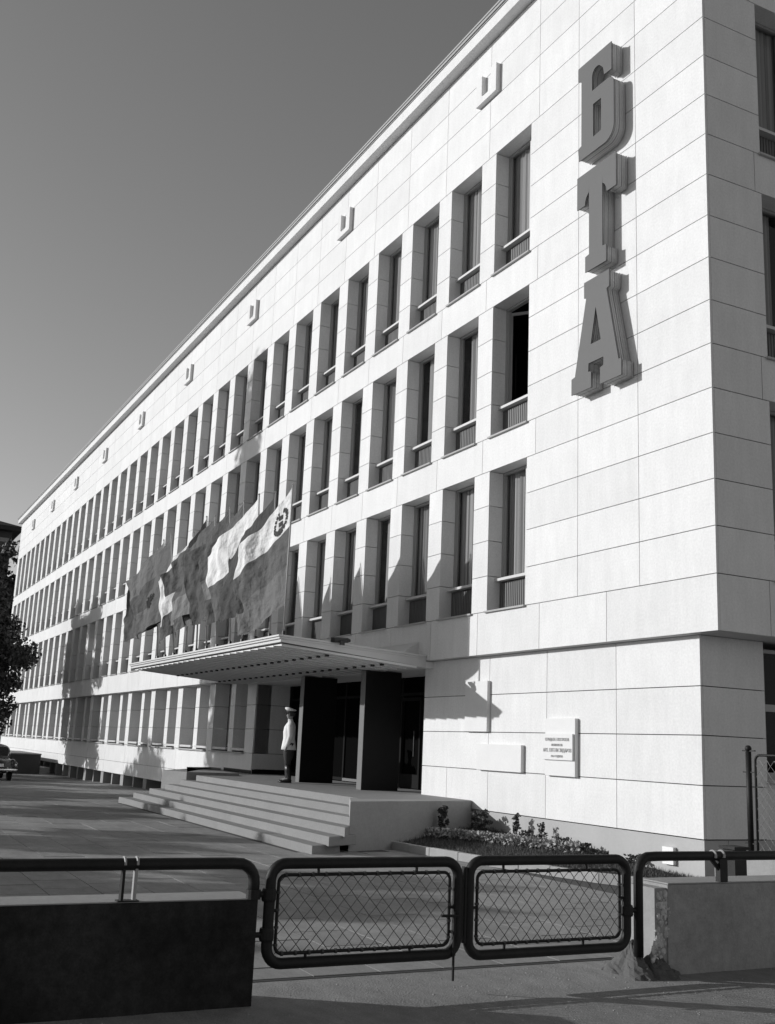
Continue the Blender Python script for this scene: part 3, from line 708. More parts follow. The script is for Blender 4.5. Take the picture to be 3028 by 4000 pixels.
def rrect(y0, y1, z0, z1, r, n=7, x=FX-.02):
    pts = []
    for cy, cz, a0 in ((y1-r,z1-r,0),(y0+r,z1-r,90),(y0+r,z0+r,180),(y1-r,z0+r,270)):
        for i in range(n+1):
            a = math.radians(a0+90*i/n); pts.append((x, cy+r*math.cos(a), cz+r*math.sin(a)))
    return pts
GXX = FX-.02
def gate_leaf(label, y0, y1, z0, z1, iy0, iy1, iz0, iz1, conn):
    t = thing('gate_leaf', label, 'gate', (GXX,(y0+y1)/2,z0), 'two leaves of the low tubular gate')
    R_ = .040
    MB().tube(rrect(y0+R_, y1-R_, z0+R_, z1-R_, .115), R_, 14, closed=True).build('outer_frame', M_PIPE, t, smooth=True)
    MB().tube(rrect(iy0, iy1, iz0, iz1, .055), .0125, 8, closed=True).build('inner_frame', M_PIPE, t, smooth=True)
    for a, b in conn: MB().tube([a, b], .0115, 8).build('connector', M_PIPE, t)
    # woven wire: zig-zag strands hooked into each other
    px, pz = .105, .115; mb = MB(); ncol = int((iy1-iy0)/px*2+.5); dy = (iy1-iy0)/ncol; nrow = int((iz1-iz0)/pz*2+.5); dz = (iz1-iz0)/nrow
    for c in range(0, ncol):
        path = []
        for r in range(nrow+1):
            yy = iy0+dy*(c+((r+c) % 2)); xx = GXX+(.004 if (r % 2) else -.004)
            path.append((xx, min(max(yy, iy0), iy1), iz0+dz*r))
        mb.tube(path, .0036, 5)
    mb.build('wire_mesh', M_WIRE, t)
    mb = MB()
    for c in range(1, ncol, 2):
        for z in (iz0, iz1): mb.tube([(GXX, iy0+dy*c-.008, z), (GXX, iy0+dy*c+.008, z)], .019, 7)
    for r in range(1, nrow, 2):
        for y in (iy0, iy1): mb.tube([(GXX, y, iz0+dz*r-.008), (GXX, y, iz0+dz*r+.008)], .019, 7)
    tag(mb.build('wire_ties', M_WIRE, t), kind='stuff')
    return t
X_ = GXX
g1 = gate_leaf('left leaf of the low black tubular gate with drop bolt', -8.345, -6.685, -4.285, -3.52, -8.24, -6.80, -4.178, -3.64,
    [((X_,-7.93,-3.60),(X_,-7.93,-3.64)),((X_,-7.10,-3.60),(X_,-7.10,-3.64)),((X_,-8.0,-4.178),(X_,-8.0,-4.23)),((X_,-7.14,-4.178),(X_,-7.14,-4.23)),((X_,-8.30,-3.885),(X_,-8.24,-3.885)),((X_,-6.80,-3.90),(X_,-6.72,-3.90))])
mb = MB(); mb.tube([(X_+.045,-6.775,-3.93),(X_+.045,-6.775,-4.43)], .010, 8); mb.tube([(X_+.045,-6.89,-3.955),(X_+.045,-6.74,-3.96)], .011, 8); mb.box(X_+.0,X_+.05,-6.79,-6.76,-4.09,-4.07); mb.box(X_+.0,X_+.05,-6.79,-6.76,-4.25,-4.23)
mb.build('drop_bolt', M_PIPE, g1)
g2 = gate_leaf('right leaf of the low black tubular gate, next to the broken wall end', -6.660, -5.0, -4.305, -3.515, -6.545, -5.115, -4.185, -3.64,
    [((X_,-6.30,-3.59),(X_,-6.30,-3.64)),((X_,-5.47,-3.59),(X_,-5.47,-3.64)),((X_,-6.28,-4.185),(X_,-6.28,-4.25)),((X_,-5.5,-4.185),(X_,-5.5,-4.25)),((X_,-6.62,-3.91),(X_,-6.545,-3.91)),((X_,-5.115,-3.87),(X_,-5.05,-3.87))])
MB().box(X_-.03, X_+.03, -6.672, -6.656, -4.17, -3.60).build('closing_bar', M_PIPE, g2)
def clamp(y, z, parent, nm='hinge'):
    mb = MB(); mb.tube([(X_,y,z-.045),(X_,y,z-.03),(X_,y,z+.03),(X_,y,z+.045)], [.047,.053,.053,.047], 14); return mb.build(nm, M_PIPE, parent, smooth=False)
clamp(-8.311,-3.775,g1); clamp(-8.311,-4.045,g1); clamp(-5.034,-3.975,g2)
# left rail
rl = thing('pipe_rail', 'long black pipe rail on top of the left street wall', 'rail', (3.95,-11,-3.8))
RX = FX-.02
path = [(RX,-16,-3.545),(RX,-8.60,-3.555)]+[(RX,-8.56+.13*math.sin(a),-3.685+.13*math.cos(a)) for a in [math.radians(15*i) for i in range(1,7)]]+[(RX,-8.43,-3.80)]
MB().tube(path, .041, 14).build('pipe', M_PIPE, rl, smooth=True)
mb = MB(); mb.tube([(RX,-8.43,-3.80),(RX,-8.43,-3.735)], .052, 14); mb.tube([(RX,-8.43,-3.765),(RX,-8.311,-3.775)], .022, 10); mb.tube([(RX,-8.40,-4.045),(RX,-8.311,-4.045)], .02, 10); mb.build('clamp', M_PIPE, rl)
def flat_posts(t, y0, zt):
    for k, y in enumerate((y0, y0+.085)):
        mb = MB(); mb.box(RX-.03, RX+.03, y-.009, y+.009, -3.794, zt); mb.build('rail_post', M_PIPE if k == 0 else M_FRAMEG, t)  # second bar grey instead of black: sunlight on it painted in
        arcp = [(RX-.048*math.cos(a), y, zt-.005+.048*math.sin(a)) for a in [PI*i/8 for i in range(9)]]
        MB().tube(arcp, .009, 6).build('lit_post_strap', M_FRAMEG, t)  # strap in pale grey, its lit top put into the colour
    MB().box(RX-.04, RX+.04, y0-.03, y0+.115, -3.793, -3.785).build('base_plate', M_PIPE, t)
flat_posts(rl, -9.38, -3.55)
# right rail
rr_ = thing('pipe_rail', 'black pipe rail along the right street wall, bent down at the gate', 'rail', (3.95,-3,-3.8))
path = [(RX,3,-3.55),(RX,-4.70,-3.535)]+[(RX,-4.78-.13*math.sin(a),-3.665+.13*math.cos(a)) for a in [math.radians(15*i) for i in range(1,7)]]+[(RX,-4.91,-3.8),(RX,-4.91,-4.35)]
MB().tube(path, .041, 14).build('pipe', M_PIPE, rr_, smooth=True)
MB().tube([(RX,-5.034,-3.975),(RX,-4.90,-3.975)], .02, 10).build('clamp', M_PIPE, rr_)
mb = MB(); mb.box(RX-.03,RX+.03,-3.99,-3.90,-3.76,-3.55); mb.build('rail_post', M_PIPE, rr_)
for y in (-4.06, -3.96):
    arcp = [(RX-.05*math.cos(a), y+.05*math.sin(a)*.3, -3.55+.055*math.sin(a)) for a in [PI*i/8 for i in range(9)]]; MB().tube(arcp, .013, 6).build('lit_post_strap', M_FRAMEG, rr_)  # pale grey straps again carry painted light on their tops
MB().tube([(RX,-4.07,-3.56),(RX,-3.97,-3.66)], .02, 6).build('brace', M_PIPE, rr_)
# side fence beyond the right wall
sf = thing('chain_link_fence', 'tall chain-link fence panel with round-cornered frame beside the building corner', 'fence', (2.2,-.1,-3.9))
FY = -.1
MB().tube([(.60,FY,-3.9),(.60,FY,-2.555)], .04, 12).build('post', M_PIPE, sf, smooth=True)
MB().ball((.60,FY,-2.515), .045, 8).build('finial', M_PIPE, sf, smooth=True)
mb = MB()
for z in (-2.545,-2.83,-3.76): mb.box(.50,.72,FY-.012,FY+.012,z-.009,z+.009)
mb.build('bracket', M_PIPE, sf)
fr = [(.72,FY,-3.85),(.72,FY,-2.68)]+[(.80-.08*math.cos(a),FY,-2.68+.08*math.sin(a)) for a in [math.radians(22.5*i) for i in range(1,5)]]+[(3.5,FY,-2.60)]
MB().tube(fr, .017, 8).build('frame', M_PIPE, sf, smooth=True)
mb = MB(); n = 44
for c in range(n): mb.tube([(.735+(c+((r+c) % 2))*.0625, FY+(.004 if r % 2 else -.004), -3.86+r*.07) for r in range(18)], .0035, 4)
mb.build('wire_mesh', M_FRAMEG, sf)
lw = thing('low_wall', 'low pale concrete wall under the chain-link fence', 'wall', (2,-.15,G))
MB().box(.06, 3.6, -.24, .05, -4.7, -3.905).build('wall_body', M_CONC, lw)
bp = thing('dark_post', 'short dark square post behind the right-hand pipe rail', 'post', (2.6,-2.4,G))
MB().box(2.53, 2.70, -2.5, -2.33, -4.5, -3.62).build('shaft', M_PIPE, bp); MB().box(2.50, 2.73, -2.53, -2.30, -3.619, -3.59).build('cap', M_PIPE, bp)

# ================================================================== flag poles and flags
M_F = {k: mat('flag_cloth_%02d' % int(k*100), k*(.66 if k < .5 else 1.05), .85, .15, [(5,.06,3,I1)], bump=(4.5,.9,.10)) for k in (.03, .10, .14, .18, .24, .32, .72)}
tops = [2.65,2.68,2.83,2.86,2.88,2.87,2.98,2.76,2.73,3.02,2.98,2.83]
lean = [-.06,-.29,-.5,-.7,-.9,-1.1,-1.0,-.6,-.3,-1.6,-1.5,-1.3]
px = [-8.98,-9.77,-10.60,-11.48,-12.29,-13.25,-14.06,-14.90,-15.87,-16.89,-17.75,-18.54]
lean = [0,-.22,-.45,-.6,-.8,-1.0,-.9,-.45,-.15,-1.4,-1.3,-1.1]
stripes = [(.72,.20,.24),(.12,.12,.12),(.72,.72,.18),(.18,.32,.14),(.16,.16,.16),(.20,.20,.24),(.03,.18,.32),(.20,.72,.20),(.72,.72,.16),(.19,.19,.19),(.24,.14,.24),(.16,.16,.16)]
def near(v): return min(M_F, key=lambda k: abs(k-v))
pole_lab = ['nearest', 'second', 'third', 'fourth', 'fifth', 'sixth', 'seventh', 'eighth', 'ninth', 'tenth', 'eleventh', 'farthest']
flag_lab = ['nearest flag, three bands with a wreath emblem on its white top band', 'plain dark flag mostly hidden behind the nearest flag', 'flag with bright white upper half and dark lower half', 'striped grey flag just behind the white and dark flag',
 'plain dark grey flag, fourth from the emblem flag', 'mid grey flag with lighter lower band left of the white and dark flag', 'flag with black top band between grey flags', 'flag with a white band between two dark bands',
 'flag with white upper part hanging right of the eagle flag', 'leftmost large flag, dark with a black double-headed eagle', 'grey banded flag mostly behind the eagle flag', 'farthest flag, its tip showing behind the eagle flag']
FYP = -3.2
def cloth(i):
    r = random.Random(40+i); L = r.uniform(2.05,2.3); ph = r.uniform(0,6.28); ph2 = r.uniform(0,6.28); ph3 = r.uniform(0,6.28); H = 2.35 if i else 2.5
    L = {6:1.8, 7:1.75, 8:1.95, 9:2.55, 10:2.3, 11:2.2}.get(i, L)
    zt = tops[i]-.04; zb = -.60; dr = r.uniform(.85,1.15); yd = r.uniform(.36,.40)
    def f(u, v):
        zz = zt-H*v; t = (zz-zb)/(tops[i]-zb); xp = px[i]+lean[i]*t; w = u**.6
        x = xp-.03-L*u*(.84+.07*math.sin(3*v+ph2))
        fold = .060*math.sin(7.5*u-2.2*v+ph)+.034*math.sin(14*u+3*v+ph2)+.016*math.sin(27*u-7*v+ph)+.008*math.sin(41*u+17*v+ph3)
        diag = .022*math.sin(11*(u+1.1*v)+ph3)+.012*math.sin(23*(u*.6+v)+ph)
        y = FYP+w*(fold+diag)-yd*u*(1+.4*math.sin(2.5*v+ph3))
        z = zz-dr*u**.85*(1-.62*v)-.10*u*u+.03*w*math.sin(9*u+5*v+ph2)+.06*u*math.sin(6.28*v*.9+ph)
        return Vector((x, y, z))
    return f
for i in range(12):
    t = thing('flagpole', 'slim flagpole on the canopy edge, %s of the twelve counted from the right' % pole_lab[i], 'flagpole', (px[i],FYP,-.64), 'flagpoles along the front of the canopy')
    MB().tube([(px[i],FYP,-.70),(px[i]+lean[i]*.98,FYP,tops[i])], [.026,.017], 8).build('pole', M_FRAMEG, t, smooth=True)
    MB().tube([(px[i],FYP,-.72),(px[i]+lean[i]*.06,FYP,-.45)], .038, 8).build('socket', M_LAMP, t)
    MB().ball((px[i]+lean[i],FYP,tops[i]+.02), .025, 6).build('finial', M_FRAMEG, t)
    f = cloth(i); nu, nv = 64, 54; mb = MB(); st_ = stripes[i]
    vs = [f(a/nu, b/nv) for a in range(nu+1) for b in range(nv+1)]
    mats = [M_F[near(k)] for k in st_]
    for a in range(nu):
        for b in range(nv):
            k = min(2, int(3*b/nv)) if i != 2 else (0 if b < nv/2 else 2)
            mb.f.append((a*(nv+1)+b, a*(nv+1)+b+1, (a+1)*(nv+1)+b+1, (a+1)*(nv+1)+b)); mb.m.append(k)
    mb.v = [tuple(q) for q in vs]
    fl = mb.build('flag', mats, None, smooth=True); tag(fl, flag_lab[i], 'flag', 'flags flying on the canopy')
    def patch(name, mask, m, u0, u1, v0, v1, n=44):
        pm = MB()
        for a in range(n):
            for b in range(n):
                if not mask((a+.5)/n, (b+.5)/n): continue
                us = [u0+(u1-u0)*(a+q)/n for q in (0,1)]; vv = [v0+(v1-v0)*(b+q)/n for q in (0,1)]
                for sg in (-1, 1):
                    c = [f(us[0],vv[0]), f(us[0],vv[1]), f(us[1],vv[1]), f(us[1],vv[0])]; nn = (c[1]-c[0]).cross(c[3]-c[0]).normalized()*.008*sg
                    pm.add([q+nn for q in c], [(0,1,2,3)])
        return pm.build(name, m, fl)
    if i == 0:
        def em(a, b):
            x, y = a-.5, b-.5; r_ = math.hypot(x, y)
            return (.33 < r_ < .48 and not (abs(x) < .10 and y < -.2) and math.sin(18*math.atan2(y,x)) > -.75) or (abs(x) < .13 and -.30 < y < .25 and math.sin(26*y+9*x) > -.6) or (.2 < y < .34 and abs(x) < .3)
        patch('wreath_emblem', em, M_F[.10], .03, .30, .09, .32)
    if i == 9:
        def pip(x, y, pl):
            c = False; n = len(pl)
            for k in range(n):
                (x1,y1),(x2,y2) = pl[k], pl[k-1]
                if (y1 > y) != (y2 > y) and x < (x2-x1)*(y-y1)/(y2-y1)+x1: c = not c
            return c
        half = [(0,.22),(.05,.16),(.06,.08),(.14,.03),(.22,.10),(.15,.14),(.14,.24),(.22,.26),(.30,.16),(.36,.10),(.40,.20),(.46,.24),(.43,.34),(.47,.42),(.40,.48),(.43,.58),(.35,.60),(.34,.70),(.26,.66),(.20,.62),(.22,.74),(.30,.80),(.24,.86),(.14,.78),(.08,.82),(0,.97)]
        patch('double_eagle', lambda a, b: pip(abs(a-.5), b, half), M_F[.03], .44, .74, .48, .72, 56)

# ================================================================== the guard
pg = thing('person', 'person in white tunic, white cap, dark breeches and boots, standing on the landing in profile', 'person', (-13.3,-1.15,ZP))
FW = Vector((-.45,-.89,0)).normalized(); SD_ = Vector((FW.y,-FW.x,0))        # facing; to the person's left is -SD_
PO = Vector((-13.3,-1.15,ZP))
def pp(f, s, z): return PO+FW*f+SD_*s+Vector((0,0,z))
def skin_body(nodes, edges, name, m, parent, sub=2):
    me = bpy.data.meshes.new(name); names = list(nodes); me.from_pydata([nodes[k][0] for k in names], [(names.index(a), names.index(b)) for a, b in edges], [])
    o = bpy.data.objects.new(name, me); COL.objects.link(o); o.modifiers.new('s', 'SKIN'); o.modifiers['s'].use_smooth_shade = True
    for i, k in enumerate(names):
        r_ = nodes[k][1]; r_ = r_ if isinstance(r_, tuple) else (r_, r_); me.skin_vertices[0].data[i].radius = r_; me.skin_vertices[0].data[i].use_root = (i == 0)
    ss = o.modifiers.new('b', 'SUBSURF'); ss.levels = sub
    dg = bpy.context.evaluated_depsgraph_get(); me2 = bpy.data.meshes.new_from_object(o.evaluated_get(dg)); bpy.data.objects.remove(o)
    me2.materials.clear(); me2.materials.append(m); o = bpy.data.objects.new(name, me2); return link(o, parent)
N = {'pelvis':(pp(0,0,.93),(.13,.10)), 'waist':(pp(.01,0,1.08),(.12,.10)), 'chest':(pp(.02,0,1.28),(.14,.11)), 'neckb':(pp(0,0,1.43),(.07,.07)), 'neck':(pp(.015,0,1.52),(.053,.053)), 'jaw':(pp(.035,0,1.58),(.068,.075)), 'skull':(pp(.02,0,1.66),(.085,.092)), 'crown':(pp(.012,0,1.73),(.06,.065)), 'nose':(pp(.115,0,1.625),(.014,.012))}
E_ = [('pelvis','waist'),('waist','chest'),('chest','neckb'),('neckb','neck'),('neck','jaw'),('jaw','skull'),('skull','crown'),('jaw','nose')]
for s, k in ((1,'l'),(-1,'r')):
    ff = .04 if s > 0 else -.02
    N.update({'sh'+k:(pp(-.01,.18*s,1.40),.06), 'el'+k:(pp(-.03,.235*s,1.12),.045), 'wr'+k:(pp(.05,.22*s,.87),.03), 'pa'+k:(pp(.075,.215*s,.80),(.02,.038)),
              'hip'+k:(pp(0,.09*s,.88),.088), 'kn'+k:(pp(.02+ff*.3,.10*s,.50),.055), 'an'+k:(pp(-.02+ff,.10*s,.10),.042), 'toe'+k:(pp(.15+ff,.12*s,.045),(.035,.04))})
    E_ += [('chest','sh'+k),('sh'+k,'el'+k),('el'+k,'wr'+k),('wr'+k,'pa'+k),('pelvis','hip'+k),('hip'+k,'kn'+k),('kn'+k,'an'+k),('an'+k,'toe'+k)]
    for q in range(4):
        N['fa%d'%q+k] = (pp(.045+.018*q,.205*s,.765),.0095); N['fb%d'%q+k] = (pp(.045+.017*q,.195*s,.735-(.008 if q in (1,2) else 0)),.008); E_ += [('pa'+k,'fa%d'%q+k),('fa%d'%q+k,'fb%d'%q+k)]
    N['th'+k] = (pp(.105,.195*s,.80),.010); E_.append(('pa'+k,'th'+k))
skin_body(N, E_, 'body', M_SKIN, pg)
def ring(f, s, z, a, b, n=18, tilt=0.): return [tuple(pp(f+a*math.cos(2*PI*k/n), s+b*math.sin(2*PI*k/n), z+tilt*math.cos(2*PI*k/n))) for k in range(n)]
tn = MB(); tn.loft([ring(.02,0,.79,.185,.235),ring(.02,0,.90,.17,.22),ring(.02,0,1.06,.145,.19),ring(.025,0,1.22,.150,.205),ring(.015,0,1.34,.14,.215),ring(.0,0,1.42,.105,.18),ring(.0,0,1.455,.075,.10),ring(.01,0,1.50,.064,.066)])
fixn(tn.build('tunic', M_TUNIC, pg, smooth=True))
for s in (1,-1):
    sl = MB(); sl.tube([pp(-.005,.15*s,1.41),pp(-.01,.20*s,1.36),pp(-.03,.24*s,1.12),pp(.01,.235*s,.98),pp(.05,.22*s,.865)], [.075,.082,.068,.058,.05], 14); fixn(sl.build('sleeve', M_TUNIC, pg, smooth=True))
    ff = .04 if s > 0 else -.02
    tr = MB(); tr.tube([pp(0,.085*s,.95),pp(.01,.10*s,.80),pp(.015,.115*s,.66),pp(.02+ff*.3,.105*s,.50),pp(.01+ff*.5,.10*s,.40)], [.12,.125,.115,.08,.066], 14); fixn(tr.build('breeches', M_TROUS, pg, smooth=True))
    bt = MB(); bt.tube([pp(.012+ff*.5,.10*s,.44),pp(.0+ff*.6,.10*s,.30),pp(-.02+ff,.10*s,.12),pp(-.015+ff,.10*s,.02)], [.073,.070,.055,.058], 14)
    bt.loft([ [tuple(pp(x0+ff, .10*s+w*math.sin(2*PI*k/12)+x0*.12*s, .004+hh*(.5+.5*math.cos(2*PI*k/12)))) for k in range(12)] for x0,w,hh in ((-.085,.03,.07),(-.06,.045,.10),(.02,.05,.11),(.10,.052,.085),(.17,.045,.06),(.205,.025,.04))])
    fixn(bt.build('boot', M_BOOT, pg, smooth=True))
cp = MB(); cp.loft([ring(.015,0,1.685,.098,.092),ring(.015,0,1.725,.10,.094)]); cpo = fixn(cp.build('cap_band', M_TROUS, pg, smooth=False))
cp = MB(); cp.loft([ring(.015,0,1.726,.101,.095,tilt=.004),ring(.02,0,1.76,.145,.135,tilt=.02),ring(.02,0,1.785,.14,.13,tilt=.03),ring(.02,0,1.80,.06,.06,tilt=.02)]); fixn(cp.build('cap', M_TUNIC, pg, smooth=True))
cp = MB(); n = 10
top_ = [pp(.015+.10*math.cos(a), .093*math.sin(a), 1.695) for a in [math.radians(-65+13*i) for i in range(11)]]; out_ = [pp(.015+.165*math.cos(a), .10*math.sin(a), 1.668) for a in [math.radians(-65+13*i) for i in range(11)]]
cp.loft([[tuple(q) for q in top_+[p+Vector((0,0,-.006)) for p in top_[::-1]]],[tuple(q) for q in out_+[p+Vector((0,0,-.006)) for p in out_[::-1]]]]); fixn(cp.build('cap_peak', M_BOOT, pg))
hr = MB(); hr.loft([ring(-.005,0,1.60,.083,.080),ring(-.005,0,1.69,.094,.090)]); fixn(hr.build('hair', M_TROUS, pg, smooth=True)).location -= FW*.014
cl = MB(); cl.loft([ring(.01,0,1.485,.068,.070),ring(.013,0,1.525,.063,.064)]); fixn(cl.build('collar', M_TUNIC, pg, smooth=True))

# ================================================================== the parked car
cz = zg(-39.6); cy0 = -4.50; cx1 = -38.15
car = thing('parked_car', 'dark rounded old saloon car parked at the far left, chrome bumper towards the viewer', 'car', (-40.3,cy0,cz))
def sect(x, w, zb, zt, n=20, p=3.2):
    out = []
    for k in range(n):
        a = 2*PI*k/n; c, s = math.cos(a), math.sin(a); out.append((x, cy0+w*math.copysign(abs(c)**(2/p), c), cz+(zb+zt)/2+(zt-zb)/2*math.copysign(abs(s)**(2/p), s)))
    return out
mb = MB(); mb.loft([sect(cx1-a, w, zb, zt) for a,w,zb,zt in ((.10,.45,.42,.62),(.14,.62,.38,.72),(.3,.72,.34,.86),(.7,.76,.30,.97),(1.2,.79,.28,1.02),(2.2,.80,.28,1.03),(3.1,.79,.28,1.0),(3.8,.72,.30,.92),(4.2,.62,.34,.80),(4.35,.45,.40,.65))])
fixn(mb.build('body', M_CAR, car, smooth=True))
mb = MB(); mb.loft([sect(cx1-a, w, .9, zt, p=2.8) for a,w,zt in ((.75,.50,1.02),(.95,.58,1.22),(1.25,.63,1.46),(1.7,.66,1.57),(2.3,.66,1.57),(2.8,.63,1.48),(3.2,.58,1.20),(3.4,.5,1.0))])
fixn(mb.build('roof', M_CAR, car, smooth=True))
def panel_on(pts, nm, m): return MB().add(pts, [(0,1,2,3)]).build(nm, m, car)
mb = MB(); rows = [(.85,.46,1.07),(.98,.50,1.21),(1.13,.50,1.34),(1.27,.44,1.44)]
vs = [(cx1-a+.045, cy0+w*s, cz+z) for a,w,z in rows for s in (-1,-.33,.33,1)]
mb.add(vs, [(i*4+j,i*4+j+1,(i+1)*4+j+1,(i+1)*4+j) for i in range(3) for j in range(3)]); fixn(mb.build('rear_window', M_CARGL, car))
mb = MB(); mb.tube([(cx1-.83,cy0-.48,cz+1.06),(cx1-.83,cy0+.48,cz+1.06),(cx1-.96,cy0+.55,cz+1.24),(cx1-1.24,cy0+.47,cz+1.46),(cx1-1.24,cy0-.47,cz+1.46),(cx1-.96,cy0-.55,cz+1.24)], .018, 6, closed=True); mb.build('window_trim', M_CHROME, car)
for s in (1,-1):
    mb = MB(); mb.loft([[ (cx1-a, cy0+s*(.70)+w*math.cos(2*PI*k/14), cz+.62+hh*math.sin(2*PI*k/14)) for k in range(14)] for a,w,hh in ((.12,.05,.1),(.18,.12,.22),(.4,.17,.30),(.8,.18,.33),(1.2,.15,.28),(1.6,.06,.12))])
    fixn(mb.build('fender', M_CAR, car, smooth=True))
    MB().ball((cx1-.13,cy0+s*.74,cz+.70), (.03,.045,.055), 7).build('tail_lamp', M_CHROME, car, smooth=True)
    MB().box(cx1-.05,cx1+.035,cy0+s*.40-.03,cy0+s*.40+.03,cz+.40,cz+.60).build('overrider', M_CHROME, car)
    for a in (.85, 3.45):
        c = Vector((cx1-a, cy0+s*.62, cz+.33)); mb = MB(); mb.tube([c+Vector((0,-.09,0)),c+Vector((0,-.075,0)),c+Vector((0,.075,0)),c+Vector((0,.09,0))], [.29,.33,.33,.29], 20); wh = mb.build('wheel', M_TYRE, car, smooth=False)
        mb = MB(); mb.tube([c+Vector((0,s*.091,0)),c+Vector((0,s*.10,0))], [.17,.12], 16); mb.build('hub_cap', M_CHROME, wh)
mb = MB(); mb.tube([(cx1-.02,cy0-.80,cz+.50),(cx1+.03,cy0-.6,cz+.49),(cx1+.05,cy0,cz+.49),(cx1+.03,cy0+.6,cz+.49),(cx1-.02,cy0+.80,cz+.50)], .055, 10); mb.build('bumper', M_CHROME, car, smooth=True)
MB().box(cx1-.16,cx1-.06,cy0-.24,cy0+.24,cz+.62,cz+.74).build('number_plate', M_WHITE, car)
MB().tube([(cx1-.35,cy0-.6,cz+.93),(cx1-.33,cy0,cz+.935),(cx1-.35,cy0+.6,cz+.93)], .012, 6).build('trim_strip', M_CHROME, car)
# concrete blocks beyond the car
t = thing('concrete_block', 'dark concrete stair block behind the parked car', 'concrete block', (-53,-1.5,zg(-50)))
MB().box(-58,-50.5,-2.6,-.62,-5.0,-3.93).build('block_body', M_DBRICK, t); MB().box(-58,-50.45,-2.65,-.6,-3.929,-3.87).build('lit_block_top', M_CONC, t)  # one concrete block: shade painted into the dark body, light into the pale top
t = thing('concrete_block', 'small pale concrete kerb block beside the dark block', 'concrete block', (-52,-.2,zg(-50)))
MB().box(-53.5,-51.2,-.58,.05,-5.0,-4.62).build('block_body', M_KERB, t)

# ================================================================== far left: neighbouring building
nb = thing('neighbour_building', 'dark neighbouring building with low hipped roof beyond the far end of the facade', 'building', (-108,0,-5))
NX = -96.; mb = MB(); mb.box(NX-22, NX, -24, 2.2, -6, 16.3); mb.build('wall', M_DBRICK, nb)
mb = MB(); mb.loft([[(NX+.8,-25,16.3),(NX+.8,3.0,16.3),(NX-23,3.0,16.3),(NX-23,-25,16.3)],[(NX+.9,-25.1,16.7),(NX+.9,3.1,16.7),(NX-23,3.1,16.7),(NX-23,-25.1,16.7)],[(NX-9,-15,20.2),(NX-9,-7,20.2),(NX-13,-7,20.2),(NX-13,-15,20.2)]]); fixn(mb.build('roof', M_ROOFD, nb))
for r in range(6):
    for k in range(8):
        y = -22+k*3.1; z = -3.6+r*3.3
        w = MB().box(NX-.06, NX+.03, y, y+1.3, z, z+1.9).build('window', M_FRAMEG, nb); MB().box(NX+.031, NX+.036, y+.08, y+1.22, z+.08, z+1.82).build('pane', M_CARGL, w)
mb = MB(); mb.box(NX+.001, NX+.12, -24, 2.2, 15.2, 15.6); mb.build('string_course', M_CONCD, nb)

# ================================================================== trees
def tree(name, label, base, trunk_h, blobs, n, size, seed, group=None, m=None, trunk_r=.22, limbs=7):
    r = np.random.default_rng(seed); rr = random.Random(seed)
    t = thing(name, label, 'tree', base, group); b = Vector(base); B = np.array(blobs); c = Vector(B[:,:3].mean(0))
    mb = MB(); fork = b+Vector((rr.uniform(-.2,.2), rr.uniform(-.2,.2), trunk_h)); mb.tube([b+Vector((0,0,-.2)), b+Vector((.05,.03,trunk_h*.5)), fork, fork.lerp(c,.7)], [trunk_r*1.2, trunk_r, trunk_r*.8, trunk_r*.3], 9)
    for k in rr.sample(range(len(blobs)), min(limbs, len(blobs))):
        q = Vector(blobs[k][:3]); mid = fork.lerp(q,.5)+Vector((rr.uniform(-.3,.3),rr.uniform(-.3,.3),rr.uniform(0,.4))); mb.tube([fork, mid, q], [trunk_r*.5, trunk_r*.3, trunk_r*.08], 6)
    mb.build('trunk', M_BARK, t, smooth=True); leaves(blob_pts(blobs, n, r), size, m or M_LEAF, 'crown', t, r); return t
def crown(c, R_, n, seed, sub=.36, zmin=None):
    rr = random.Random(seed); out = []
    while len(out) < n:
        d = Vector((rr.gauss(0,1),rr.gauss(0,1),rr.gauss(0,1))).normalized()*rr.uniform(.25,.92)
        p = (c[0]+d.x*R_[0], c[1]+d.y*R_[1], c[2]+d.z*R_[2]); k = rr.uniform(.7,1.3)*sub; m_ = min(R_)
        out.append((p[0],p[1],p[2],m_*k,m_*k,m_*k*.75))
    return out
tree('street_tree', 'dark leafy tree at the left edge, in front of the far end of the facade', (-49.3,-6.0,zg(-48)), 2.3, crown((-49.2,-6.1,1.5),(5.2,4.4,5.4),90,11,.23)+[(-47.2,-2.7,.9,1.1,.8,.5),(-47.5,-3.2,-.2,1,.9,.6),(-48,-3.5,-1.4,1.2,1.,.7)], 42000, .12, 3)
tree('street_tree', 'sunlit tree behind the dark tree, beyond the end of the facade', (-82,-4.5,-5), 3, crown((-82,-1.2,6.0),(6,6.0,8.3),80,12,.26), 20000, .2, 4)
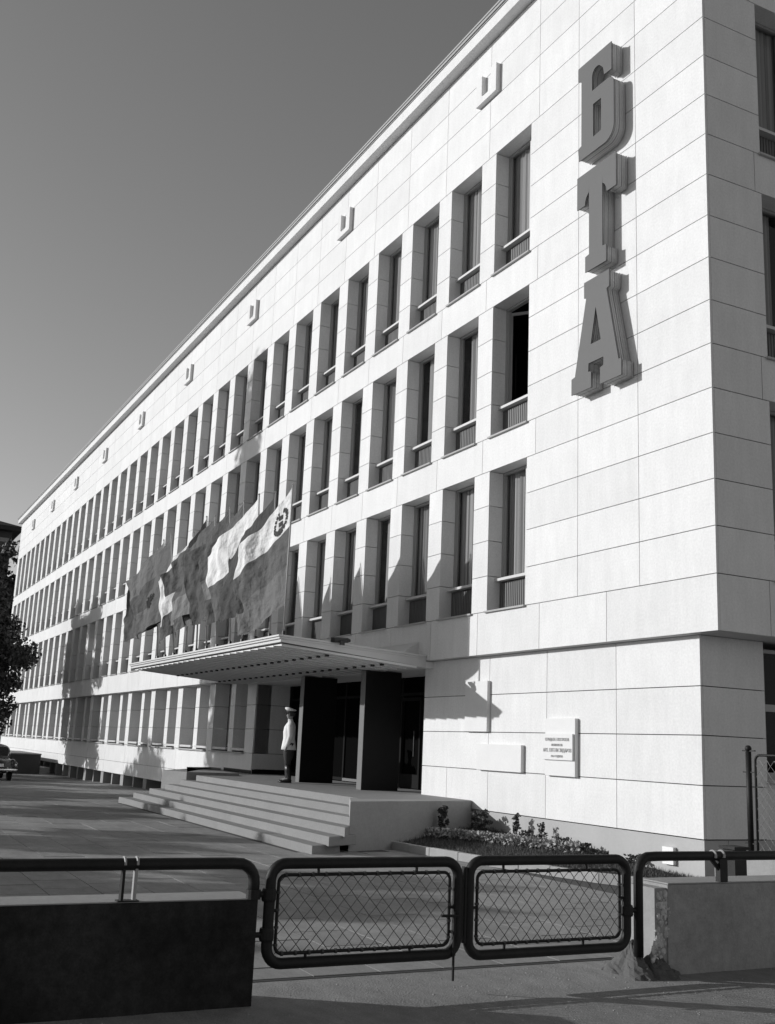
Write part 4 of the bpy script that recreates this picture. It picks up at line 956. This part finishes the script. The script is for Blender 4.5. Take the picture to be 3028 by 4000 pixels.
# trees of the street outside the left edge: their shadows lie on the facade and the plaza
tree('street_tree', 'tall narrow tree left of the picture, its shadow a column on the upper facade', (-34.4,-20,G), 3, [(-34.4+math.sin(k*2.3)*1.5*(1-k/34), -20+math.cos(k*1.9)*1.3*(1-k/34), -1+k*.70, 2.35*(1-k/36), 2.2*(1-k/36), 1.2) for k in range(26)], 9500, .25, 5, trunk_r=.3)
low = tree('street_tree', 'small round tree left of the picture, shading the plaza', (-40,-24.5,G), 1.8, crown((-40,-24.5,.4),(3.0,3.0,2.5),22,21,.36), 3000, .24, 6, 'small round trees along the plaza left of the picture')
for k, (x, y) in enumerate(((-60,-23.5),(-54,-25),(-47,-24),(-33,-25),(-26.5,-24),(-19.5,-25),(-13,-24),(-11.5,-27.5),(8,-24))): copy_tree(low, (x+40, y+24.5, 0))
tree('street_tree', 'broad tree left of the picture, dappling the foot of the facade', (-45.5,-22,G), 2.0, crown((-45.5,-22,2.0),(3.4,3.0,3.4),26,31,.34), 2600, .24, 8)

# loose grit on the street in front of the gate
n = 2600; gx = rng.uniform(3.4,7.5,n); gy = rng.uniform(-10.5,-3.0,n); sz = rng.uniform(.003,.012,n)*(rng.uniform(size=n)**2*.8+.5); mb = MB()
for x, y, r_ in zip(gx, gy, sz):
    z = G-.012 if x > 3.3 else G; a = rng.uniform(0,6.28)
    mb.add([(x+r_*math.cos(a+q),y+r_*math.sin(a+q),z-.001) for q in (0,1.7,3.1,4.6)]+[(x+r_*.2,y,z+r_*.7)], [(0,1,4),(1,2,4),(2,3,4),(3,0,4)])
tag(mb.build('grit', M_CONCD), 'loose grit scattered over the street in front of the gate', 'grit', kind='stuff')

# worn, slightly rounded stone edges
for o in bpy.data.objects:
    if o.type == 'MESH' and o.name.split('.')[0] in ('step', 'landing', 'cheek_wall', 'kerb_stone', 'slab', 'inscription_tablet', 'wall_top', 'lit_block_top'):
        b = o.modifiers.new('bevel', 'BEVEL'); b.width = .012 if o.name.split('.')[0] in ('step','landing','cheek_wall','kerb_stone') else .005; b.segments = 2; b.limit_method = 'ANGLE'
